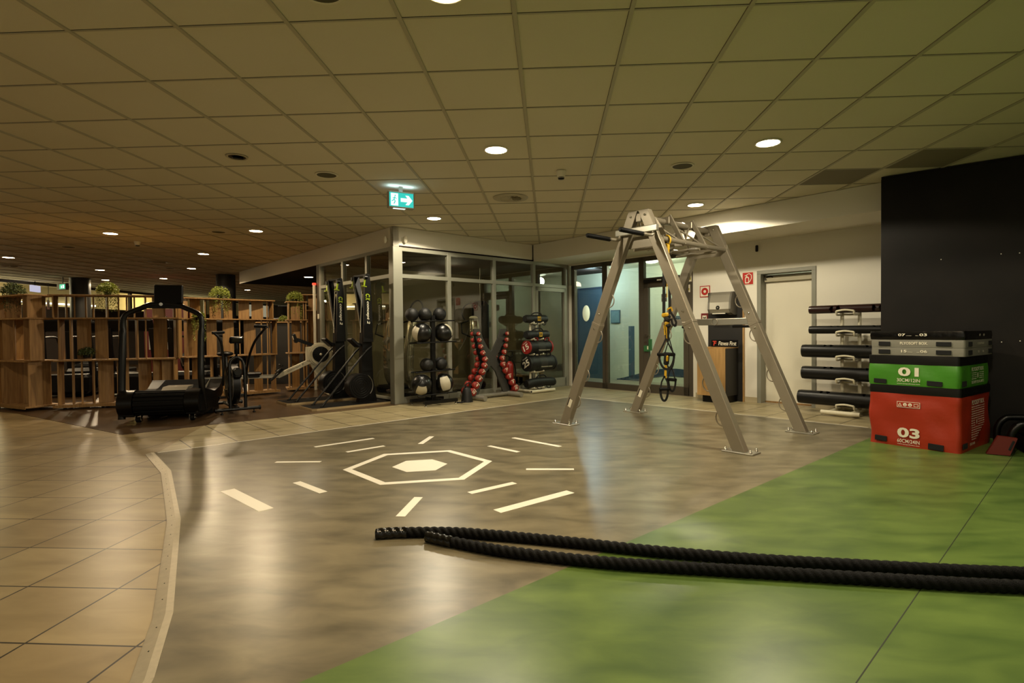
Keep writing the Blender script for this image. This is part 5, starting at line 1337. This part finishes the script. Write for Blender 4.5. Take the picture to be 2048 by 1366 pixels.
plant('bright yellow-green trailing plant on top of the partition behind the treadmill', -7.07, 8.52, 1.80 + .06, .155, .38, 2200, 2)
plant('trailing plant on the partition directly behind the air bike console', -5.93, 9.68, 1.80 + .06, .17, .45, 1900, 3)
plant('trailing plant on the short partition left of the white post', -5.12, 10.90, 1.80 + .06, .16, .48, 1900, 4)
plant('small dark bushy plant on the middle shelf of the long partition', -7.32, 8.38, .81 + .05, .12, .10, 1000, 5, mt_leafd)
plant('trailing plant hanging behind the treadmill right handrail', -6.02, 9.20, 1.46, .10, .50, 1300, 6, mt_leaf)
plant('small plant on a counter behind the gap between two partitions', -6.1, 12.4, 1.46, .12, .12, 700, 7, mt_leaf)

# ------------------------------------------------------------ far gym area
for (x, y) in ((-13.87, 15.7), (-9.25, 15.4)):
    b = B(); b.cyl((x, y, 0), (x, y, HC), .25, mat('column anthracite', '#24231f', .55), 36); struct(b.build('column'))
b = B(); b.bb(-6.9, -5.3, 12.3, 12.8, 0, 1.40, mt_dark, .004); b.bb(-6.95, -5.25, 12.25, 12.85, 1.40, 1.43, mt_oak, .003); tag(b.build('counter'), 'dark service counter behind the gap between two partitions', 'counter')
def tread(label, x, y, a):
    r = thing('treadmill', label, 'treadmill', (x, y, ZP), a, 'dark cardio machines behind the oak partitions')
    g = B(); g.bb(-.42, .42, -.95, .75, .05, .22, mt_black, .03); g.bb(-.30, .30, -.97, .6, .22, .225, mt_rub); g.build('deck', r)
    g = B()
    for s_ in (-1, 1):
        g.beam((s_ * .40, .62, .15), (s_ * .36, .80, 1.28), .07, .10, mt_blackm, up=(1, 0, 0), bev=.01)
        g.tube(smooth_path([(s_ * .36, .80, 1.10), (s_ * .38, .45, 1.12), (s_ * .38, .20, 1.10), (s_ * .38, .12, 1.0)], 4), .022, mt_blackm, 10)
    g.build('upright', r)
    g = B(); g.box((0, .78, 1.34), (.78, .07, .26), mt_black, (-.35, 0, 0), .03); g.build('console', r)
    g = B(); g.bb(-.40, .40, .5, .95, .05, .42, mt_black, .06); g.build('motor_hood', r)
    return r
t0 = tread('dark treadmill behind the left end of the long partition', -9.3, 10.6, D2(200))
for (x, y, a, lab) in [(-8.2, 10.9, 196, 'dark treadmill behind the long partition, second from the left'), (-7.2, 11.3, 190, 'dark treadmill seen through the middle of the long partition'), (-10.6, 12.6, 200, 'dark treadmill farther back beside the left column'), (-7.9, 13.6, 185, 'dark treadmill farther back near the right column'), (-12.2, 14.6, 200, 'dark treadmill in the back row close to the windows')]:
    dup(t0, lab, (x, y, ZP), D2(a))
def trainer(label, x, y, a):
    r = thing('cross_trainer', label, 'cross trainer', (x, y, ZP), a, 'cross trainers behind the partitions')
    g = B(); g.bb(-.3, .3, -.8, .8, .02, .10, mt_black, .02); g.tube([(0, .55, .1), (0, .5, 1.35)], .04, mt_blackm, 10); g.build('frame', r)
    g = B(); g.cyl((-.12, -.45, .40), (.12, -.45, .40), .32, mt_black, 28); g.build('wheel_cover', r)
    g = B()
    for s_ in (-1, 1): g.tube(smooth_path([(s_ * .2, .1, .3), (s_ * .25, .35, .9), (s_ * .25, .3, 1.45), (s_ * .2, .2, 1.65)], 4), .018, mt_chrome, 8)
    g.build('arm_lever', r)
    g = B(); g.box((0, .46, 1.42), (.42, .06, .30), mt_black, (-.3, 0, 0), .02); g.build('console', r)
    return r
c0 = trainer('dark cross trainer behind the fence left of the treadmill handrail', -10.1, 14.6, D2(170))
for (x, y, a, lab) in [(-8.9, 14.3, 150, 'dark cross trainer in front of the right column'), (-6.9, 14.6, 160, 'dark cross trainer farther back behind the air bike'), (-10.9, 17.6, 170, 'distant dark cross trainer between the two columns')]:
    dup(c0, lab, (x, y, ZP), D2(a))
r = thing('vending_machine', 'red and white lit machine seen through the long partition', 'vending machine', (-11.1, 15.4, ZP), D2(10))
g = B(); g.bb(-.55, .55, 0, .5, 0, 1.9, mat('machine red', '#4a1210', .45), .01); g.build('cabinet', r)
g = B(); g.bb(-.42, .42, -.012, 0, .72, 1.45, mat('machine white', '#8f897d', .5), .003); g.build('front_panel', r, 'greyish white front panel')
r = thing('exit_sign', 'small green exit sign hanging near the left column', 'exit sign', (-14.0, 15.3, 2.50), D2(-20))
g = B(); g.bb(-.28, .15, -.04, .04, -.02, .17, mt_frameb, .004); g.bb(-.08, -.05, -.01, .01, .17, .352, mt_frameb); g.build('housing', r)
g = B(); g.bb(-.14, .12, -.045, -.04, .01, .14, mat('exit green far', '#14704c', .5, emit='#2fd09a', es=.35)); g.bb(-.06, -.02, -.048, -.045, .03, .10, MATS['exit white']); g.bb(.02, .08, -.048, -.045, .03, .12, MATS['exit white']); g.build('face', r, 'lit green face')
r = thing('info_sign', 'small lit white sign near the ceiling at the far left windows', 'sign', (-15.9, 16.35, 2.62), D2(-70))
g = B(); g.bb(-.01, .01, -.01, .01, .1, .23, mt_black); g.bb(-.25, .25, -.03, .03, -.1, .1, mat('pale lit sign', '#cfd6ff', .5, emit='#c4c4e0', es=.28), .003); g.build('face', r)
r = thing('fire_sign', 'small red fire sign by the far left windows', 'sign', (-16.0, 16.9, 2.15), D2(-60))
g = B(); g.bb(-.01, .01, .0, .01, -.1, .70, mt_black); g.bb(-.14, .14, -.01, 0, -.15, .15, mat('dark sign red', '#5b1420', .5), .001); g.build('plate', r)
g = B(RX(PI / 2)); g.tube([(-.03, -.07, .012), (-.03, .03, .012), (.02, .08, .012), (.05, .02, .012), (.03, -.03, .012)], .012, mat('sign pink', '#b98a86', .5), 6); g.build('symbol', r)
r = thing('strip_lamp', 'long white strip lamp behind the far left windows', 'strip lamp', (-18.4, 15.5, 2.35), 0)
g = B(); g.bb(0, .05, -3.5, 6, -.03, .03, mat('strip glow', '#ffffff', .5, emit=(1, .95, .8), es=1.5)); g.build('tube_light', r)

# ------------------------------------------------------------ ceiling fittings and lamps
def spot(parent, x, y, z, W, col, ang=156, blend=.10, rad=.05):
    l = bpy.data.lights.new('downlight_lamp', 'SPOT'); l.energy = W; l.color = col; l.spot_size = D2(ang); l.spot_blend = blend; l.shadow_soft_size = rad
    o = bpy.data.objects.new('downlight_lamp', l); COL.objects.link(o); o.parent = parent; o.location = (0, 0, -.012)
    return o
mt_lit1 = mat('downlight glow', '#ffffff', .5, emit=(1, .86, .62), es=30)
mt_lit2 = mat('downlight glow amber', '#ffffff', .5, emit=(1, .72, .40), es=30)
proto = {}
def down(x, y, label, W=LAMP_W, col=WARM, z=HC, amber=False, R=.097, on=True, rad=.05):
    r = thing('ceiling_downlight', label, 'ceiling light', (x, y, z), 0, 'round recessed ceiling lights')
    key = amber
    if key not in proto:
        g = B(); g.lathe([(R, 0), (R + .005, -.006), (R + .018, -.006), (R + .022, .002)], mt_cream, 32); a = g.build('trim_ring', r)
        g = B(); g.lathe([(0, .0), (R, -.001)], mt_lit2 if amber else mt_lit1, 32); c = g.build('lens', r); proto[key] = (a, c)
    else:
        for s_ in proto[key]: o = s_.copy(); COL.objects.link(o); o.parent = r
    spot(r, x, y, z, W, col, rad=rad)
    return r
down(-.485, 5.189, 'bright downlight above the middle of the floor, left of the smoke detector')
down(2.016, 5.192, 'bright downlight above the grey floor right of the rig')
down(-.508, 2.76, 'bright downlight at the top photo edge, nearest the camera', col=(1, .76, .46), amber=True)
down(-1.71, 8.219, 'small downlight between green exit sign and canopy corner')
down(2.009, 7.677, 'downlight beside the white bulkhead above the rig')
down(-4.833, 8.93, 'amber downlight left of the canopy', col=WARM2, amber=True)
down(-7.316, 8.905, 'amber downlight above the treadmill and long partition', col=WARM2, amber=True)
down(-11.654, 11.382, 'amber downlight at the left photo edge above the shaded partition', col=WARM2, amber=True)
down(-7.296, 11.359, 'small downlight above the right end of the long partition', col=WARM2, amber=True)
down(-9.194, 13.805, 'small downlight just before the right dark column', col=WARM2, amber=True)
down(-11.658, 13.817, 'small downlight just before the left dark column', col=WARM2, amber=True)
down(-13.603, 16.322, 'far small downlight right of the left column top', col=WARM2, amber=True)
down(-11.626, 16.137, 'far small downlight midway between the two columns', col=WARM2, amber=True)
down(-11.63, 20.788, 'farthest tiny downlight right of the right column', col=WARM2, amber=True)
down(-5.858, 13.213, 'downlight in the dark canopy underside', z=BZ - .003, W=14, col=WARM)
# lamps of the same rows that stand behind and beside the camera
for x, y, c, W in [(2.0, 2.72, WARM, LAMP_W), (-.5, .25, WARM, LAMP_W * .45), (2.0, .25, WARM, LAMP_W * .3), (4.5, 2.7, WARM, LAMP_W * .1), (-9.3, 6.4, WARM2, LAMP_W * .35), (-4.83, 3.9, WARM2, LAMP_W * .3)]:
    if x == -4.83: continue
    r = thing('ceiling_downlight', 'ceiling downlight outside the photo', 'ceiling light', (x, y, HC), 0, 'round recessed ceiling lights')
    for s_ in proto[False]: o = s_.copy(); COL.objects.link(o); o.parent = r
    spot(r, x, y, HC, W, c)
# studio, corridor: point lights, partly added fill without a fixture
def plight(x, y, z, W, col, rad=.1, parent=None):
    l = bpy.data.lights.new('lamp_and_fill_light', 'POINT'); l.energy = W; l.color = col; l.shadow_soft_size = rad
    o = bpy.data.objects.new('lamp_and_fill_light', l); COL.objects.link(o); o.location = (x, y, z); return o
v = onwall(1.55, .75, 2.35); plight(v.x, v.y, v.z, 18, (1, .97, .80))
v = onwall(-.3, 1.1, 2.3); plight(v.x, v.y, v.z, 13, (.66, .82, 1.0))  # added cool point light, stands apart from any fixture
v = onwall(4.2, 1.0, 2.2); plight(v.x, v.y, v.z, 14, (.9, .95, .8))
v = PC + E2 * (-1.5) + E1 * 2.2; plight(v.x, v.y, 2.3, 3.0, (1, .9, .62))  # added fill that brightens the studio interior, no lamp there
plight(-17.4, 16, 2.4, 70, (1, .85, .55), .3); plight(-17.4, 24, 2.4, 70, (1, .85, .5), .3)
# speakers, vents, detectors
def speaker(x, y, label, R=.10):
    r = thing('ceiling_speaker', label, 'ceiling speaker', (x, y, HC), 0, 'round ceiling speakers')
    g = B(); g.lathe([(R, -.004), (R + .012, -.008), (R + .02, .0)], mt_cream, 32); g.build('rim', r)
    g = B(); g.lathe([(0, -.006), (R, -.004)], mat('speaker mesh', '#5d5840', .8, bump=.6, bscale=500), 32); g.build('grille', r)
speaker(-2.381, 5.86, 'round ceiling speaker left of the green exit sign'); speaker(1.398, 5.846, 'round ceiling speaker above the rig, left of the bright lamp')
speaker(-1.119, 2.72, 'round ceiling speaker cut by the top photo edge'); speaker(-5.487, 8.954, 'round ceiling speaker left of the amber downlight')
speaker(-9.201, 10.172, 'small round ceiling speaker above the left partition'); speaker(-9.717, 13.735, 'small round ceiling speaker above the treadmill console', .09); speaker(-7.292, 12.524, 'small round ceiling speaker near the canopy tip', .09)
r = thing('eyeball_spotlight', 'dark unlit swivel spotlight in the ceiling, upper left', 'ceiling light', (-2.987, 5.197, HC), D2(20))
g = B(); g.lathe([(.075, -.002), (.09, -.008), (.10, .0)], mt_rail, 28); g.build('trim_ring', r)
g = B(); g.lathe([(0, -.004), (.078, -.003)], mt_black, 28); g.box((.01, -.01, -.012), (.10, .05, .02), mt_blackm, (.3, 0, .3), .008); g.build('lamp_head', r)
def swirl(x, y, label):
    r = thing('air_diffuser', label, 'air vent', (x, y, HC), 0, 'round swirl air vents')
    g = B(); g.lathe([(.135, -.003), (.16, -.012), (.22, -.006), (.225, 0)], mt_rail, 40); g.build('rim', r)
    g = B(); g.lathe([(0, -.001), (.14, -.001)], mt_black, 36)
    for k in range(16):
        a = 2 * PI * k / 16; g.box((.085 * math.cos(a), .085 * math.sin(a), -.010), (.105, .028, .002), mt_rail, (.7, 0, a), 0)
    g.lathe([(0, -.02), (.02, -.018), (.022, -.004)], mt_rail, 16); g.build('vane', r)
swirl(-.48, 7.057, 'round swirl air vent in front of the glass room'); swirl(-9.104, 12.48, 'round swirl air vent above the treadmill screen'); swirl(-12.937, 12.666, 'round swirl air vent at the left photo edge')
def smoke(x, y, label):
    r = thing('smoke_detector', label, 'smoke detector', (x, y, HC), 0)
    g = B(); g.lathe([(.055, 0), (.055, -.015), (.040, -.06), (.038, -.065)], mt_cream, 24); g.build('base', r)
    g = B(); g.lathe([(.034, -.065), (.034, -.08), (.03, -.085), (0, -.088)], mt_black, 20); g.lathe([(.035, -.071), (.035, -.074)], mt_cream, 20); g.build('sensor_head', r)
smoke(.140, 5.93, 'white smoke detector right of the brightest downlight'); smoke(-7.471, 9.711, 'white smoke detector right of the amber lamp on the left'); smoke(-14.8, 16.4, 'distant white smoke detector beside the left column')
# hanging exit sign
ex = thing('exit_sign', 'bright turquoise exit sign with running figure and arrow under the ceiling', 'exit sign', (-1.73, 6.43, 2.70), D2(30))
mt_teal = mat('exit teal', '#1b8f86', .4, emit='#38d8cc', es=.30); mt_ew = mat('exit white glow', '#cccccc', .4, emit='#eaffff', es=.40)
g = B(); g.bb(-.155, .155, -.035, .035, -.095, .095, mt_silver, .006); g.bb(-.02, .02, -.02, .02, .09, .155, mt_silver); g.build('housing', ex)
g = B(); g.bb(-.142, .142, -.0375, -.035, -.080, .082, mt_teal); g.build('face', ex, 'turquoise lit face')
g = B(T(0, -.0385, 0) @ RX(PI / 2)); g.prism([(-.125, -.07), (-.04, -.07), (-.04, .072), (-.125, .072)], .001, mt_ew)
g.prism([(-.01, -.022), (.07, -.022), (.045, -.055), (.085, -.055), (.13, .0), (.085, .055), (.045, .055), (.07, .022), (-.01, .022)], .001, mt_ew)
g.build('arrow', ex, 'white arrow and panel')
g = B(T(0, -.0405, 0) @ RX(PI / 2)); g.lathe([(.008, 0), (.008, .001)], mt_teal, 12, T(-.075, .045, 0)); g.tube([(-.078, .032, 0), (-.088, .0, 0), (-.075, -.02, 0), (-.09, -.05, 0)], .006, mt_teal, 6, flat=.3); g.tube([(-.088, .0, 0), (-.105, -.015, 0), (-.115, -.02, 0)], .005, mt_teal, 6, flat=.3); g.tube([(-.105, .012, 0), (-.08, .025, 0), (-.06, .008, 0)], .004, mt_teal, 6, flat=.3); g.build('symbol', ex, 'running figure')
g = B(); g.bb(-.09, .05, -.02, .02, -.099, -.095, mt_ew); g.bb(-.1555, -.155, -.008, .0, .02, .03, mt_lime); g.build('light_strip', ex, 'white light strip below')
l = bpy.data.lights.new('sign_light', 'AREA'); l.energy = .16; l.color = (.55, .85, 1); l.shape = 'RECTANGLE'; l.size = .3; l.size_y = .08
o = bpy.data.objects.new('sign_light', l); COL.objects.link(o); o.parent = ex; o.location = (0, -.02, .10); o.rotation_euler = (PI, 0, 0)
